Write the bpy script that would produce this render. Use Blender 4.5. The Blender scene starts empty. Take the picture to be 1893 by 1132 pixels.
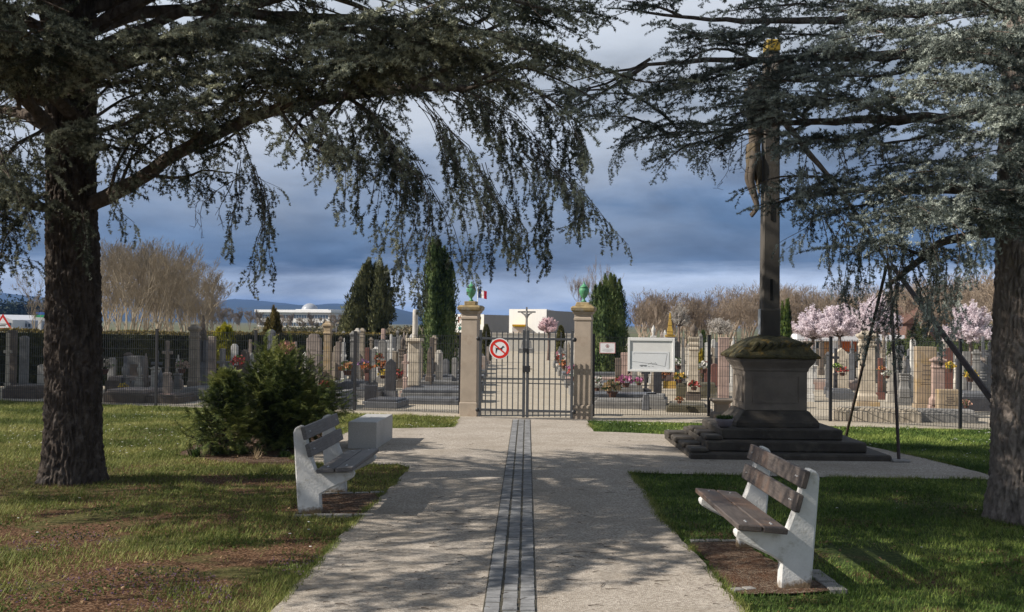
import bpy, bmesh, math, random
import numpy as np
from mathutils import Vector, Matrix, noise
random.seed(7); RNG = np.random.default_rng(11)
PI = math.pi
# ------------------------------------------------------------------ camera
F = 2000.0; CX, CY = 946.5, 566.0; CAMH = 1.85
PITCH = math.atan(0.017); ROLL = math.radians(0.6)
fw = Vector((0, math.cos(PITCH), math.sin(PITCH)))
r0 = Vector((1, 0, 0)); u0 = Vector((0, -math.sin(PITCH), math.cos(PITCH)))
rt = r0*math.cos(ROLL) + u0*math.sin(ROLL); up = -r0*math.sin(ROLL) + u0*math.cos(ROLL)
sc = bpy.context.scene
C = sc.collection
cam_d = bpy.data.cameras.new("camera"); cam = bpy.data.objects.new("camera", cam_d); C.objects.link(cam)
cam_d.sensor_width = 36.0; cam_d.lens = 36.0*F/1893.0; cam_d.clip_start = 0.1; cam_d.clip_end = 20000
Mx = Matrix.Identity(4)
for i in range(3):
    Mx[i][0] = rt[i]; Mx[i][1] = up[i]; Mx[i][2] = -fw[i]
Mx[2][3] = CAMH
cam.matrix_world = Mx
sc.camera = cam
sc.view_settings.view_transform = 'Standard'; sc.view_settings.look = 'None'
sc.view_settings.exposure = 0.42; sc.view_settings.gamma = 1.0; sc.view_settings.use_curve_mapping = False
sc.cycles.max_bounces = 6; sc.cycles.diffuse_bounces = 3; sc.cycles.transparent_max_bounces = 8
# ------------------------------------------------------------------ sun and sky
SUN_EL = math.radians(36.5); SUN_OFF = math.radians(11)      # from the left, a little behind the camera
sd = Vector((-math.cos(SUN_EL)*math.cos(SUN_OFF), -math.cos(SUN_EL)*math.sin(SUN_OFF), math.sin(SUN_EL)))
sl = bpy.data.lights.new("sun", 'SUN'); sl.energy = 5.0; sl.angle = math.radians(0.5); sl.color = (1.0, 0.92, 0.82)
so = bpy.data.objects.new("sun", sl); C.objects.link(so); so.location = sd*60
so.rotation_euler = sd.to_track_quat('Z', 'Y').to_euler()
w = bpy.data.worlds.new("World"); sc.world = w; w.use_nodes = True
nt = w.node_tree; nt.nodes.clear()
def N(t, typ, **kw):
    n = t.nodes.new(typ)
    for k, v in kw.items():
        if k in n.inputs: n.inputs[k].default_value = v
        else: setattr(n, k, v)
    return n
def ramp(t, stops, interp='LINEAR'):
    n = t.nodes.new('ShaderNodeValToRGB'); e = n.color_ramp.elements; n.color_ramp.interpolation = interp
    while len(e) < len(stops): e.new(0.5)
    for q, (p, c) in zip(e, stops):
        q.position = p; q.color = (*c, 1) if not isinstance(c, float) else (c, c, c, 1)
    return n
L = nt.links.new
sky = N(nt, 'ShaderNodeTexSky'); sky.sky_type = 'NISHITA'; sky.sun_disc = False
sky.sun_elevation = SUN_EL; sky.sun_rotation = math.atan2(sd.x, sd.y)
skm = N(nt, 'ShaderNodeVectorMath', operation='SCALE'); skm.inputs['Scale'].default_value = 1.0
L(sky.outputs[0], skm.inputs[0])
tc = N(nt, 'ShaderNodeTexCoord'); sep = N(nt, 'ShaderNodeSeparateXYZ'); L(tc.outputs['Generated'], sep.inputs[0])
mp = N(nt, 'ShaderNodeMapping'); mp.inputs['Scale'].default_value = (1.0, 1.0, 3.4); mp.inputs['Location'].default_value = (0.3, 0, 0.12)
L(tc.outputs['Generated'], mp.inputs[0])
n1 = N(nt, 'ShaderNodeTexNoise', Scale=2.3, Detail=7.0, Roughness=0.52, Distortion=0.15); L(mp.outputs[0], n1.inputs['Vector'])
mp2 = N(nt, 'ShaderNodeMapping'); mp2.inputs['Scale'].default_value = (1.0, 1.0, 9.0); mp2.inputs['Location'].default_value = (5.3, 1, 0.4)
L(tc.outputs['Generated'], mp2.inputs[0])
n2 = N(nt, 'ShaderNodeTexNoise', Scale=3.0, Detail=6.0, Roughness=0.6); L(mp2.outputs[0], n2.inputs['Vector'])
# elevation warped by noise
wa = N(nt, 'ShaderNodeMath', operation='MULTIPLY_ADD'); wa.inputs[1].default_value = 0.07; wa.inputs[2].default_value = -0.035
L(n2.outputs['Fac'], wa.inputs[0])
el = N(nt, 'ShaderNodeMath', operation='ADD'); L(sep.outputs['Z'], el.inputs[0]); L(wa.outputs[0], el.inputs[1])
K = 1.0
base = ramp(nt, [(0.0, (.16,.26,.46)), (0.010, (.22,.32,.50)), (0.024, (.46,.52,.60)), (0.040, (.36,.43,.55)), (0.058, (.068,.116,.195)),
                 (0.100, (.076,.124,.205)), (0.140, (.125,.17,.25)), (0.20, (.235,.285,.36)), (0.30, (.40,.44,.49)), (0.45, (.18,.21,.26)), (1.0, (.095,.12,.16))])
L(el.outputs[0], base.inputs[0])
cl = ramp(nt, [(0.40, 0.0), (0.62, 1.0)]); L(n1.outputs['Fac'], cl.inputs[0])
hi = ramp(nt, [(0.0, 0.25), (0.06, 0.18), (0.12, 0.6), (0.22, 1.0), (0.36, 1.0), (0.5, 0.35)]); L(sep.outputs['Z'], hi.inputs[0])
cm = N(nt, 'ShaderNodeMath', operation='MULTIPLY'); L(cl.outputs[0], cm.inputs[0]); L(hi.outputs[0], cm.inputs[1])
mp3 = N(nt, 'ShaderNodeMapping'); mp3.inputs['Scale'].default_value = (1.0, 1.0, 3.2); mp3.inputs['Location'].default_value = (2.1, 4, 1.4); L(tc.outputs['Generated'], mp3.inputs[0])
n3 = N(nt, 'ShaderNodeTexNoise', Scale=6.0, Detail=9.0, Roughness=0.58, Distortion=0.25); L(mp3.outputs[0], n3.inputs['Vector'])
vr = N(nt, 'ShaderNodeMapRange'); vr.inputs[1].default_value = .34; vr.inputs[2].default_value = .68; vr.inputs[3].default_value = .64; vr.inputs[4].default_value = 1.65; L(n3.outputs['Fac'], vr.inputs[0])
bs = N(nt, 'ShaderNodeVectorMath', operation='SCALE'); L(base.outputs[0], bs.inputs[0]); L(vr.outputs[0], bs.inputs['Scale'])
mx = N(nt, 'ShaderNodeMix', data_type='RGBA'); L(cm.outputs[0], mx.inputs[0]); L(bs.outputs[0], mx.inputs[6]); mx.inputs[7].default_value = (.50,.54,.60,1)
# clear gaps show the physical sky
sk2 = N(nt, 'ShaderNodeVectorMath', operation='SCALE'); sk2.inputs['Scale'].default_value = 0.10; L(sky.outputs[0], sk2.inputs[0])
gp = ramp(nt, [(0.30, 0.5), (0.42, 0.0)]); L(n1.outputs['Fac'], gp.inputs[0])
gh = ramp(nt, [(0.12, 0.0), (0.3, 1.0)]); L(sep.outputs['Z'], gh.inputs[0])
gm = N(nt, 'ShaderNodeMath', operation='MULTIPLY'); L(gp.outputs[0], gm.inputs[0]); L(gh.outputs[0], gm.inputs[1])
mx2 = N(nt, 'ShaderNodeMix', data_type='RGBA'); L(gm.outputs[0], mx2.inputs[0]); L(mx.outputs[2], mx2.inputs[6]); L(sk2.outputs[0], mx2.inputs[7])
bg = N(nt, 'ShaderNodeBackground'); bg.inputs['Strength'].default_value = 1.0; L(mx2.outputs[2], bg.inputs['Color'])
wo = N(nt, 'ShaderNodeOutputWorld'); L(bg.outputs[0], wo.inputs['Surface'])

# ------------------------------------------------------------------ pixel helpers: a pixel of the photograph to a place in the world
def ray(px, py): return fw + rt*((px-CX)/F) + up*((CY-py)/F)
def at(px, py, Y):
    d = ray(px, py); t = Y/d.y; return Vector((d.x*t, Y, CAMH + d.z*t))
def gnd(px, py, z=0.0):
    d = ray(px, py); t = (z-CAMH)/d.z; return Vector((d.x*t, d.y*t, z))
def proj(P):
    v = P - Vector((0, 0, CAMH)); z = v.dot(fw)
    if z < 0.2: return None
    return CX + F*v.dot(rt)/z, CY - F*v.dot(up)/z
# ------------------------------------------------------------------ materials
MATS = {}
def mat(name, col, rough=0.8, var=0.25, scale=8.0, bump=0.3, bscale=40.0, col2=None, c2scale=3.0, c2lo=0.52, c2hi=0.62, metal=0.0, spec=0.3, trans=0.0, rnd=0.0, coord='Object', bdist=0.01, stretch=None, emit=None):
    if name in MATS: return MATS[name]
    m = bpy.data.materials.new(name); m.use_nodes = True; t = m.node_tree; t.nodes.clear(); l = t.links.new
    out = N(t, 'ShaderNodeOutputMaterial'); b = N(t, 'ShaderNodeBsdfPrincipled', Roughness=rough, Metallic=metal)
    b.inputs['Specular IOR Level'].default_value = spec
    c = N(t, 'ShaderNodeTexCoord'); mpn = N(t, 'ShaderNodeMapping'); l(c.outputs[coord], mpn.inputs[0])
    if stretch: mpn.inputs['Scale'].default_value = stretch
    n = N(t, 'ShaderNodeTexNoise', Scale=scale, Detail=6.0, Roughness=0.6); l(mpn.outputs[0], n.inputs['Vector'])
    r = ramp(t, [(0.3, tuple(x*(1-var) for x in col)), (0.7, tuple(min(1, x*(1+var)) for x in col))]); l(n.outputs['Fac'], r.inputs[0])
    src = r.outputs[0]
    if col2:
        n2_ = N(t, 'ShaderNodeTexNoise', Scale=c2scale, Detail=8.0, Roughness=0.65); l(c.outputs[coord], n2_.inputs['Vector'])
        r2 = ramp(t, [(c2lo, 0.0), (c2hi, 1.0)]); l(n2_.outputs['Fac'], r2.inputs[0])
        mxx = N(t, 'ShaderNodeMix', data_type='RGBA'); l(r2.outputs[0], mxx.inputs[0]); l(src, mxx.inputs[6]); mxx.inputs[7].default_value = (*col2, 1); src = mxx.outputs[2]
    if rnd:
        oi = N(t, 'ShaderNodeObjectInfo'); mr = N(t, 'ShaderNodeMapRange'); mr.inputs[3].default_value = 1-rnd; mr.inputs[4].default_value = 1+rnd
        l(oi.outputs['Random'], mr.inputs[0]); hs = N(t, 'ShaderNodeHueSaturation'); l(mr.outputs[0], hs.inputs['Value']); l(src, hs.inputs['Color']); src = hs.outputs[0]
    l(src, b.inputs['Base Color'])
    if bump:
        nb = N(t, 'ShaderNodeTexNoise', Scale=bscale, Detail=5.0, Roughness=0.65); l(mpn.outputs[0], nb.inputs['Vector'])
        bp = N(t, 'ShaderNodeBump', Strength=bump, Distance=bdist); l(nb.outputs['Fac'], bp.inputs['Height']); l(bp.outputs[0], b.inputs['Normal'])
    if emit: b.inputs['Emission Color'].default_value = (*emit, 1); b.inputs['Emission Strength'].default_value = 1
    if trans:
        tr = N(t, 'ShaderNodeBsdfTranslucent'); l(src, tr.inputs['Color']); ms = N(t, 'ShaderNodeMixShader'); ms.inputs[0].default_value = trans
        l(b.outputs[0], ms.inputs[1]); l(tr.outputs[0], ms.inputs[2]); l(ms.outputs[0], out.inputs['Surface'])
    else: l(b.outputs[0], out.inputs['Surface'])
    MATS[name] = m; return m
def foliage(name, c1, c2, c3, scale=1.2, fine=40.0, trans=0.25, rough=0.7):
    """leaf colour varied over the crown by low and high frequency noise in world space"""
    if name in MATS: return MATS[name]
    m = bpy.data.materials.new(name); m.use_nodes = True; t = m.node_tree; t.nodes.clear(); l = t.links.new
    out = N(t, 'ShaderNodeOutputMaterial'); b = N(t, 'ShaderNodeBsdfPrincipled', Roughness=rough); b.inputs['Specular IOR Level'].default_value = 0.25
    g = N(t, 'ShaderNodeNewGeometry')
    n = N(t, 'ShaderNodeTexNoise', Scale=scale, Detail=3.0); l(g.outputs['Position'], n.inputs['Vector'])
    r = ramp(t, [(0.35, c1), (0.5, c2), (0.66, c3)]); 
    nf = N(t, 'ShaderNodeTexNoise', Scale=fine, Detail=1.0); l(g.outputs['Position'], nf.inputs['Vector'])
    ad = N(t, 'ShaderNodeMath', operation='MULTIPLY_ADD'); ad.inputs[1].default_value = 0.7; l(nf.outputs['Fac'], ad.inputs[0])
    sb = N(t, 'ShaderNodeMath', operation='SUBTRACT'); l(n.outputs['Fac'], sb.inputs[0]); sb.inputs[1].default_value = 0.35; l(sb.outputs[0], ad.inputs[2])
    l(ad.outputs[0], r.inputs[0]); l(r.outputs[0], b.inputs['Base Color'])
    tr = N(t, 'ShaderNodeBsdfTranslucent'); l(r.outputs[0], tr.inputs['Color']); ms = N(t, 'ShaderNodeMixShader'); ms.inputs[0].default_value = trans
    l(b.outputs[0], ms.inputs[1]); l(tr.outputs[0], ms.inputs[2]); l(ms.outputs[0], out.inputs['Surface'])
    MATS[name] = m; return m
# ------------------------------------------------------------------ mesh helpers
class MB:
    def __init__(s): s.v = []; s.f = []
    def add(s, vs, fs):
        o = len(s.v); s.v += [tuple(p) for p in vs]; s.f += [tuple(i+o for i in f) for f in fs]; return s
    def box(s, x0, x1, y0, y1, z0, z1, tx=0, ty=0):
        """box; tx/ty shrink the top on each side"""
        return s.add([(x0,y0,z0),(x1,y0,z0),(x1,y1,z0),(x0,y1,z0),(x0+tx,y0+ty,z1),(x1-tx,y0+ty,z1),(x1-tx,y1-ty,z1),(x0+tx,y1-ty,z1)],
              [(0,3,2,1),(4,5,6,7),(0,1,5,4),(1,2,6,5),(2,3,7,6),(3,0,4,7)])
    def prism(s, poly, y0, y1):
        """poly of (x,z) counter-clockwise seen from -y, extruded along y"""
        n = len(poly); vs = [(x,y0,z) for x,z in poly]+[(x,y1,z) for x,z in poly]
        return s.add(vs, [tuple(range(n)), tuple(range(2*n-1, n-1, -1))]+[(i, i+n, (i+1)%n+n, (i+1)%n) for i in range(n)])
    def lathe(s, prof, n=20, c=(0,0,0), sq=False):
        vs = []; fs = []
        for r, z in prof:
            for k in range(n):
                a = 2*PI*k/n + (PI/n if sq else 0); vs.append((c[0]+r*math.cos(a), c[1]+r*math.sin(a), c[2]+z))
        for j in range(len(prof)-1):
            for k in range(n): fs.append((j*n+k, j*n+(k+1)%n, (j+1)*n+(k+1)%n, (j+1)*n+k))
        fs.append(tuple(range(n-1, -1, -1))); fs.append(tuple((len(prof)-1)*n+k for k in range(n)))
        return s.add(vs, fs)
    def sqlathe(s, prof, c=(0,0,0), ax=1.0, ay=1.0):
        """square section mouldings: prof of (half width, z)"""
        vs = []; fs = []
        for r, z in prof:
            for sx, sy in ((-1,-1),(1,-1),(1,1),(-1,1)): vs.append((c[0]+sx*r*ax, c[1]+sy*r*ay, c[2]+z))
        for j in range(len(prof)-1):
            for k in range(4): fs.append((j*4+k, j*4+(k+1)%4, (j+1)*4+(k+1)%4, (j+1)*4+k))
        fs.append((3,2,1,0)); m = (len(prof)-1)*4; fs.append((m,m+1,m+2,m+3))
        return s.add(vs, fs)
    def tube(s, pts, rad, n=6):
        pts = [Vector(p) for p in pts]
        if not hasattr(rad, '__len__'): rad = [rad]*len(pts)
        vs = []; fs = []; prev = None
        for i, p in enumerate(pts):
            t = (pts[min(i+1, len(pts)-1)]-pts[max(i-1, 0)])
            t = t.normalized() if t.length > 1e-9 else Vector((0,0,1))
            a = (prev - t*prev.dot(t)) if prev else t.orthogonal()
            if a.length < 1e-6: a = t.orthogonal()
            a.normalize(); prev = a; b = t.cross(a)
            for k in range(n):
                q = 2*PI*k/n; vs.append(p + (a*math.cos(q)+b*math.sin(q))*rad[i])
        for j in range(len(pts)-1):
            for k in range(n): fs.append((j*n+k, j*n+(k+1)%n, (j+1)*n+(k+1)%n, (j+1)*n+k))
        fs.append(tuple(range(n-1, -1, -1))); m = (len(pts)-1)*n; fs.append(tuple(m+k for k in range(n)))
        return s.add(vs, fs)
    def ball(s, c, r, seg=10, rings=7, sx=1, sy=1, sz=1, jit=0):
        vs = []; fs = []
        for j in range(rings+1):
            th = PI*j/rings
            for k in range(seg):
                a = 2*PI*k/seg; q = 1+random.uniform(-jit, jit)
                vs.append((c[0]+r*sx*q*math.sin(th)*math.cos(a), c[1]+r*sy*q*math.sin(th)*math.sin(a), c[2]+r*sz*q*math.cos(th)))
        for j in range(rings):
            for k in range(seg): fs.append((j*seg+k, (j+1)*seg+k, (j+1)*seg+(k+1)%seg, j*seg+(k+1)%seg))
        return s.add(vs, fs)
    def build(s, name, m, parent=None, loc=(0,0,0), rz=0, bevel=0, smooth=False):
        me = bpy.data.meshes.new(name); me.from_pydata(s.v, [], s.f); me.update()
        return link(name, me, m, parent, loc, rz, bevel, smooth)
def link(name, me, m, parent=None, loc=(0,0,0), rz=0, bevel=0, smooth=False):
    for q in (m if isinstance(m, (list, tuple)) else [m]): me.materials.append(q)
    if smooth: me.polygons.foreach_set('use_smooth', [True]*len(me.polygons))
    o = bpy.data.objects.new(name, me); C.objects.link(o); o.location = loc; o.rotation_euler = (0,0,rz)
    if parent: o.parent = parent
    if bevel:
        b = o.modifiers.new('bevel', 'BEVEL'); b.width = bevel; b.segments = 1; b.limit_method = 'ANGLE'; b.angle_limit = math.radians(40)
    return o
def npmesh(name, V, Fc, m, parent=None, mi=None, smooth=False):
    me = bpy.data.meshes.new(name); V = np.asarray(V, dtype=np.float32); Fc = np.asarray(Fc, dtype=np.int32); k = Fc.shape[1]
    me.vertices.add(len(V)); me.vertices.foreach_set('co', V.ravel())
    me.loops.add(Fc.size); me.loops.foreach_set('vertex_index', Fc.ravel())
    me.polygons.add(len(Fc)); me.polygons.foreach_set('loop_start', np.arange(len(Fc), dtype=np.int32)*k)
    me.polygons.foreach_set('loop_total', np.full(len(Fc), k, dtype=np.int32))
    if mi is not None: me.polygons.foreach_set('material_index', np.asarray(mi, dtype=np.int32))
    me.update(); me.validate()
    return link(name, me, m, parent, smooth=smooth)
def trimesh(name, T, m, parent=None):
    """T: (n,3,3) loose triangles"""
    T = np.asarray(T); return npmesh(name, T.reshape(-1, 3), np.arange(len(T)*3).reshape(-1, 3), m, parent)
def tag(o, label=None, cat=None, group=None, kind=None):
    if label: o['label'] = label
    if cat: o['category'] = cat
    if group: o['group'] = group
    if kind: o['kind'] = kind
    return o
def thing(name, label, cat, loc=(0,0,0), rz=0, group=None):
    o = bpy.data.objects.new(name, None); C.objects.link(o); o.location = loc; o.rotation_euler = (0,0,rz); o.empty_display_size = 0.2
    return tag(o, label, cat, group)
def copy_thing(o, loc, rz, label, scale=None):
    c = o.copy(); C.objects.link(c); c.location = loc; c.rotation_euler = (0,0,rz)
    if scale is not None: c.scale = scale
    if label: c['label'] = label
    for ch in list(o.children):
        d = ch.copy(); C.objects.link(d); d.parent = c
        for g in list(ch.children):
            e = g.copy(); C.objects.link(e); e.parent = d
    return c
#@@SETTING
# ================================================================== SETTING
FIELD = mat('field_earth', (.10,.105,.045), var=.4, scale=.05, col2=(.15,.12,.07), c2scale=.02, bump=0.2, bscale=3)
def lawn_material():
    m = bpy.data.materials.new('lawn'); m.use_nodes = True; t = m.node_tree; t.nodes.clear(); l = t.links.new
    out = N(t, 'ShaderNodeOutputMaterial'); b = N(t, 'ShaderNodeBsdfPrincipled', Roughness=0.95); b.inputs['Specular IOR Level'].default_value = 0.1
    g = N(t, 'ShaderNodeNewGeometry')
    a = N(t, 'ShaderNodeTexNoise', Scale=26.0, Detail=6.0, Roughness=0.7); l(g.outputs['Position'], a.inputs['Vector'])
    r = ramp(t, [(0.3, (.035,.036,.014)), (0.5, (.085,.082,.028)), (0.68, (.17,.14,.065))]); l(a.outputs['Fac'], r.inputs[0])
    s = N(t, 'ShaderNodeTexNoise', Scale=0.9, Detail=7.0, Roughness=0.62); l(g.outputs['Position'], s.inputs['Vector'])
    q = N(t, 'ShaderNodeTexNoise', Scale=55.0, Detail=3.0); l(g.outputs['Position'], q.inputs['Vector'])
    gr2 = ramp(t, [(0.3, (.022,.036,.012)), (0.5, (.055,.080,.024)), (0.68, (.12,.13,.045))]); l(a.outputs['Fac'], gr2.inputs[0])
    soil = ramp(t, [(0.35, (.04,.022,.013)), (0.52, (.11,.055,.030)), (0.66, (.26,.17,.11))]); l(q.outputs['Fac'], soil.inputs[0])
    # bare litter grows towards the cedar trunks (near the camera), grass takes over beyond
    sx = N(t, 'ShaderNodeSeparateXYZ'); l(g.outputs['Position'], sx.inputs[0])
    mr = N(t, 'ShaderNodeMapRange'); mr.inputs[1].default_value = 11.0; mr.inputs[2].default_value = 15.5; mr.inputs[3].default_value = 0.02; mr.inputs[4].default_value = -0.13; l(sx.outputs['Y'], mr.inputs[0])
    mr2 = N(t, 'ShaderNodeMapRange'); mr2.inputs[1].default_value = 0.0; mr2.inputs[2].default_value = 1.5; mr2.inputs[3].default_value = 0.03; mr2.inputs[4].default_value = -0.07; l(sx.outputs['X'], mr2.inputs[0])
    ad = N(t, 'ShaderNodeMath', operation='ADD'); l(s.outputs['Fac'], ad.inputs[0]); l(mr.outputs[0], ad.inputs[1])
    ad2 = N(t, 'ShaderNodeMath', operation='ADD'); l(ad.outputs[0], ad2.inputs[0]); l(mr2.outputs[0], ad2.inputs[1])
    f = ramp(t, [(0.47, 0.0), (0.56, 0.95)]); l(ad2.outputs[0], f.inputs[0])
    sd_ = N(t, 'ShaderNodeMapRange'); sd_.inputs[1].default_value = 0.5; sd_.inputs[2].default_value = 1.5; l(sx.outputs['X'], sd_.inputs[0])
    mg = N(t, 'ShaderNodeMix', data_type='RGBA'); l(sd_.outputs[0], mg.inputs[0]); l(r.outputs[0], mg.inputs[6]); l(gr2.outputs[0], mg.inputs[7])
    mxx = N(t, 'ShaderNodeMix', data_type='RGBA'); l(f.outputs[0], mxx.inputs[0]); l(mg.outputs[2], mxx.inputs[6]); l(soil.outputs[0], mxx.inputs[7])
    l(mxx.outputs[2], b.inputs['Base Color'])
    bp = N(t, 'ShaderNodeBump', Strength=0.9, Distance=0.02); l(a.outputs['Fac'], bp.inputs['Height']); l(bp.outputs[0], b.inputs['Normal'])
    l(b.outputs[0], out.inputs['Surface']); return m
LAWN = lawn_material()
def speckle(name, c1, c2, c3, scale=90.0, patch=0.6, pc=(.30,.27,.22), bump=.5, vor=False):
    m = bpy.data.materials.new(name); m.use_nodes = True; t = m.node_tree; t.nodes.clear(); l = t.links.new
    out = N(t, 'ShaderNodeOutputMaterial'); b = N(t, 'ShaderNodeBsdfPrincipled', Roughness=0.92); b.inputs['Specular IOR Level'].default_value = 0.15
    g = N(t, 'ShaderNodeNewGeometry')
    v = N(t, 'ShaderNodeTexVoronoi', Scale=scale); l(g.outputs['Position'], v.inputs['Vector'])
    r = ramp(t, [(0.0, c1), (0.45, c2), (1.0, c3)])
    sepc = N(t, 'ShaderNodeSeparateColor'); l(v.outputs['Color'], sepc.inputs[0]); l(sepc.outputs[0], r.inputs[0])
    n = N(t, 'ShaderNodeTexNoise', Scale=patch, Detail=6.0, Roughness=0.65); l(g.outputs['Position'], n.inputs['Vector'])
    rr = ramp(t, [(0.42, 0.0), (0.72, 0.7)]); l(n.outputs['Fac'], rr.inputs[0])
    mxx = N(t, 'ShaderNodeMix', data_type='RGBA'); l(rr.outputs[0], mxx.inputs[0]); l(r.outputs[0], mxx.inputs[6]); mxx.inputs[7].default_value = (*pc, 1)
    l(mxx.outputs[2], b.inputs['Base Color'])
    bp = N(t, 'ShaderNodeBump', Strength=bump, Distance=0.01); l(v.outputs['Distance'], bp.inputs['Height']); l(bp.outputs[0], b.inputs['Normal'])
    l(b.outputs[0], out.inputs['Surface']); MATS[name] = m; return m
PATH = speckle('resin_gravel', (.23,.20,.17), (.37,.33,.283), (.53,.48,.415), 75.0, 1.3, (.25,.215,.17))
SAND = speckle('cemetery_gravel', (.29,.25,.19), (.38,.34,.27), (.50,.45,.37), 30.0, 0.5, (.34,.29,.22))
def sheet(name, pts, z, m, sub=0):
    me = bpy.data.meshes.new(name); bm = bmesh.new()
    vs = [bm.verts.new((p[0], p[1], z)) for p in pts]; bm.faces.new(vs); bmesh.ops.triangulate(bm, faces=bm.faces[:]); bm.to_mesh(me); bm.free()
    o = link(name, me, m); o['kind'] = 'structure'; return o
R_ = 9000
sheet('ground', [(-R_,-200),(R_,-200),(R_,R_),(-R_,R_)], 0.0, FIELD)
def fence_y(x): return 21.35 - (x+0.9)*0.284 if x < -0.84 else (20.92 - (x-1.4)*0.155 if x > 1.4 else 21.3-(x+0.84)*0.17)
sheet('lawn', [(-40,-5),(40,-5),(40,fence_y(40)+.2 if fence_y(40)>0 else 14),(8,fence_y(8)+.1),(1.4,20.95),(-.84,21.3),(-8,fence_y(-8)+.1),(-40,fence_y(-40))], 0.005, LAWN)
sheet('cemetery_ground', [(-.84,21.28),(1.4,20.93),(8,fence_y(8)+.08),(40,fence_y(40)+.25),(60,130),(-45,90),(-40,fence_y(-40)+.25),(-8,fence_y(-8)+.08)], 0.010, SAND)
def jit(poly, step=0.12, a=0.009):
    out = []
    for i in range(len(poly)):
        p = Vector(poly[i]).to_2d(); q = Vector(poly[(i+1)%len(poly)]).to_2d(); n = max(1, int((q-p).length/step))
        for k in range(n):
            t = p.lerp(q, k/n); nz = noise.noise(Vector((t.x*2.3, t.y*2.3, 0)))
            out.append((t.x+a*nz*2+random.uniform(-a,a)*.5, t.y+a*nz+random.uniform(-a,a)*.5))
    return out
path_px = [(400,1240),(503,1132),(560,1075),(640,985),(700,925),(757,868),(738,861),(640,862),(560,858),(540,850),(600,820),(650,796),(726,794),(836,792),(851,772),
           (1085,777),(1097,800),(1160,802),(1222,805),(1460,806),(1606,828),(1720,852),(1822,879),(2400,1010),(2300,930),(1990,893),(1820,889),(1500,885),(1166,877),(1195,915),(1217,958),(1252,992),(1288,1030),(1345,1095),(1380,1140),(1480,1240)]
path_px = [(400,1240),(503,1132),(560,1075),(640,985),(700,925),(757,868),(738,861),(640,862),(560,858),(540,850),(600,820),(650,796),(726,794),(836,792),(851,772),
           (1085,777),(1097,800),(1160,802),(1222,805),(1460,806),(1606,828),(1720,852),(1822,879),(2100,945),(2100,1010),(1990,930),(1820,889),(1500,885),(1166,877),(1195,915),(1217,958),(1252,992),(1288,1030),(1345,1095),(1380,1140),(1480,1240)]
path_xy = [tuple(gnd(*p).xy) for p in path_px]
path_poly = jit(path_xy)
sheet('path', path_poly, 0.020, PATH)
def inpoly(X, Y, poly):
    r = np.zeros(len(X), bool); n = len(poly)
    for i in range(n):
        x1, y1 = poly[i]; x2, y2 = poly[(i+1)%n]
        c = ((y1 > Y) != (y2 > Y)) & (X < (x2-x1)*(Y-y1)/((y2-y1)+1e-12)+x1); r ^= c
    return r
# soil pads beneath the benches, with their edging stones
SOIL = speckle('needle_soil', (.04,.025,.016), (.085,.05,.032), (.20,.16,.12), 60.0, 3.0, (.10,.045,.022), 1.0)
pad_r = [tuple(gnd(*p).xy) for p in [(1278,1008),(1362,1006),(1545,1098),(1480,1104),(1365,1104),(1340,1085)]]
pad_l = [tuple(gnd(*p).xy) for p in [(592,918),(708,915),(672,956),(545,956)]]
sheet('soil_pad', jit(pad_r, .1, .03), 0.024, SOIL); sheet('soil_pad', jit(pad_l, .1, .03), 0.024, SOIL)
bed = [tuple(gnd(*p).xy) for p in [(330,842),(420,858),(545,862),(560,850),(620,826),(640,800),(520,790),(400,800)]]
sheet('planting_bed', jit(bed, .12, .05), 0.012, SOIL)
KERB = mat('kerb_stone', (.26,.25,.235), var=.3, scale=14, bump=.4)
def edging(a, b, n, wd=.07):
    A = gnd(*a); B = gnd(*b); d = (B-A); ln = d.length/n; d.normalize(); s = Vector((-d.y, d.x, 0)); mb = MB()
    for i in range(n):
        p = A + d*(ln*i+.008); q = A + d*(ln*(i+1)-.008); h = .028+random.uniform(0,.008); s2 = s*(wd/2)
        vs = [p-s2, q-s2, q+s2, p+s2]; mb.add([(v.x,v.y,-.02) for v in vs]+[(v.x,v.y,h) for v in vs], [(0,3,2,1),(4,5,6,7),(0,1,5,4),(1,2,6,5),(2,3,7,6),(3,0,4,7)])
    o = mb.build('kerb', KERB, bevel=.004); o['kind'] = 'structure'
edging((1275,1005),(1362,1005),3); edging((1500,1060),(1552,1100),5,.12); edging((1352,1097),(1395,1093),2)
edging((596,917),(712,914),4); edging((541,957),(690,957),4)
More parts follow.
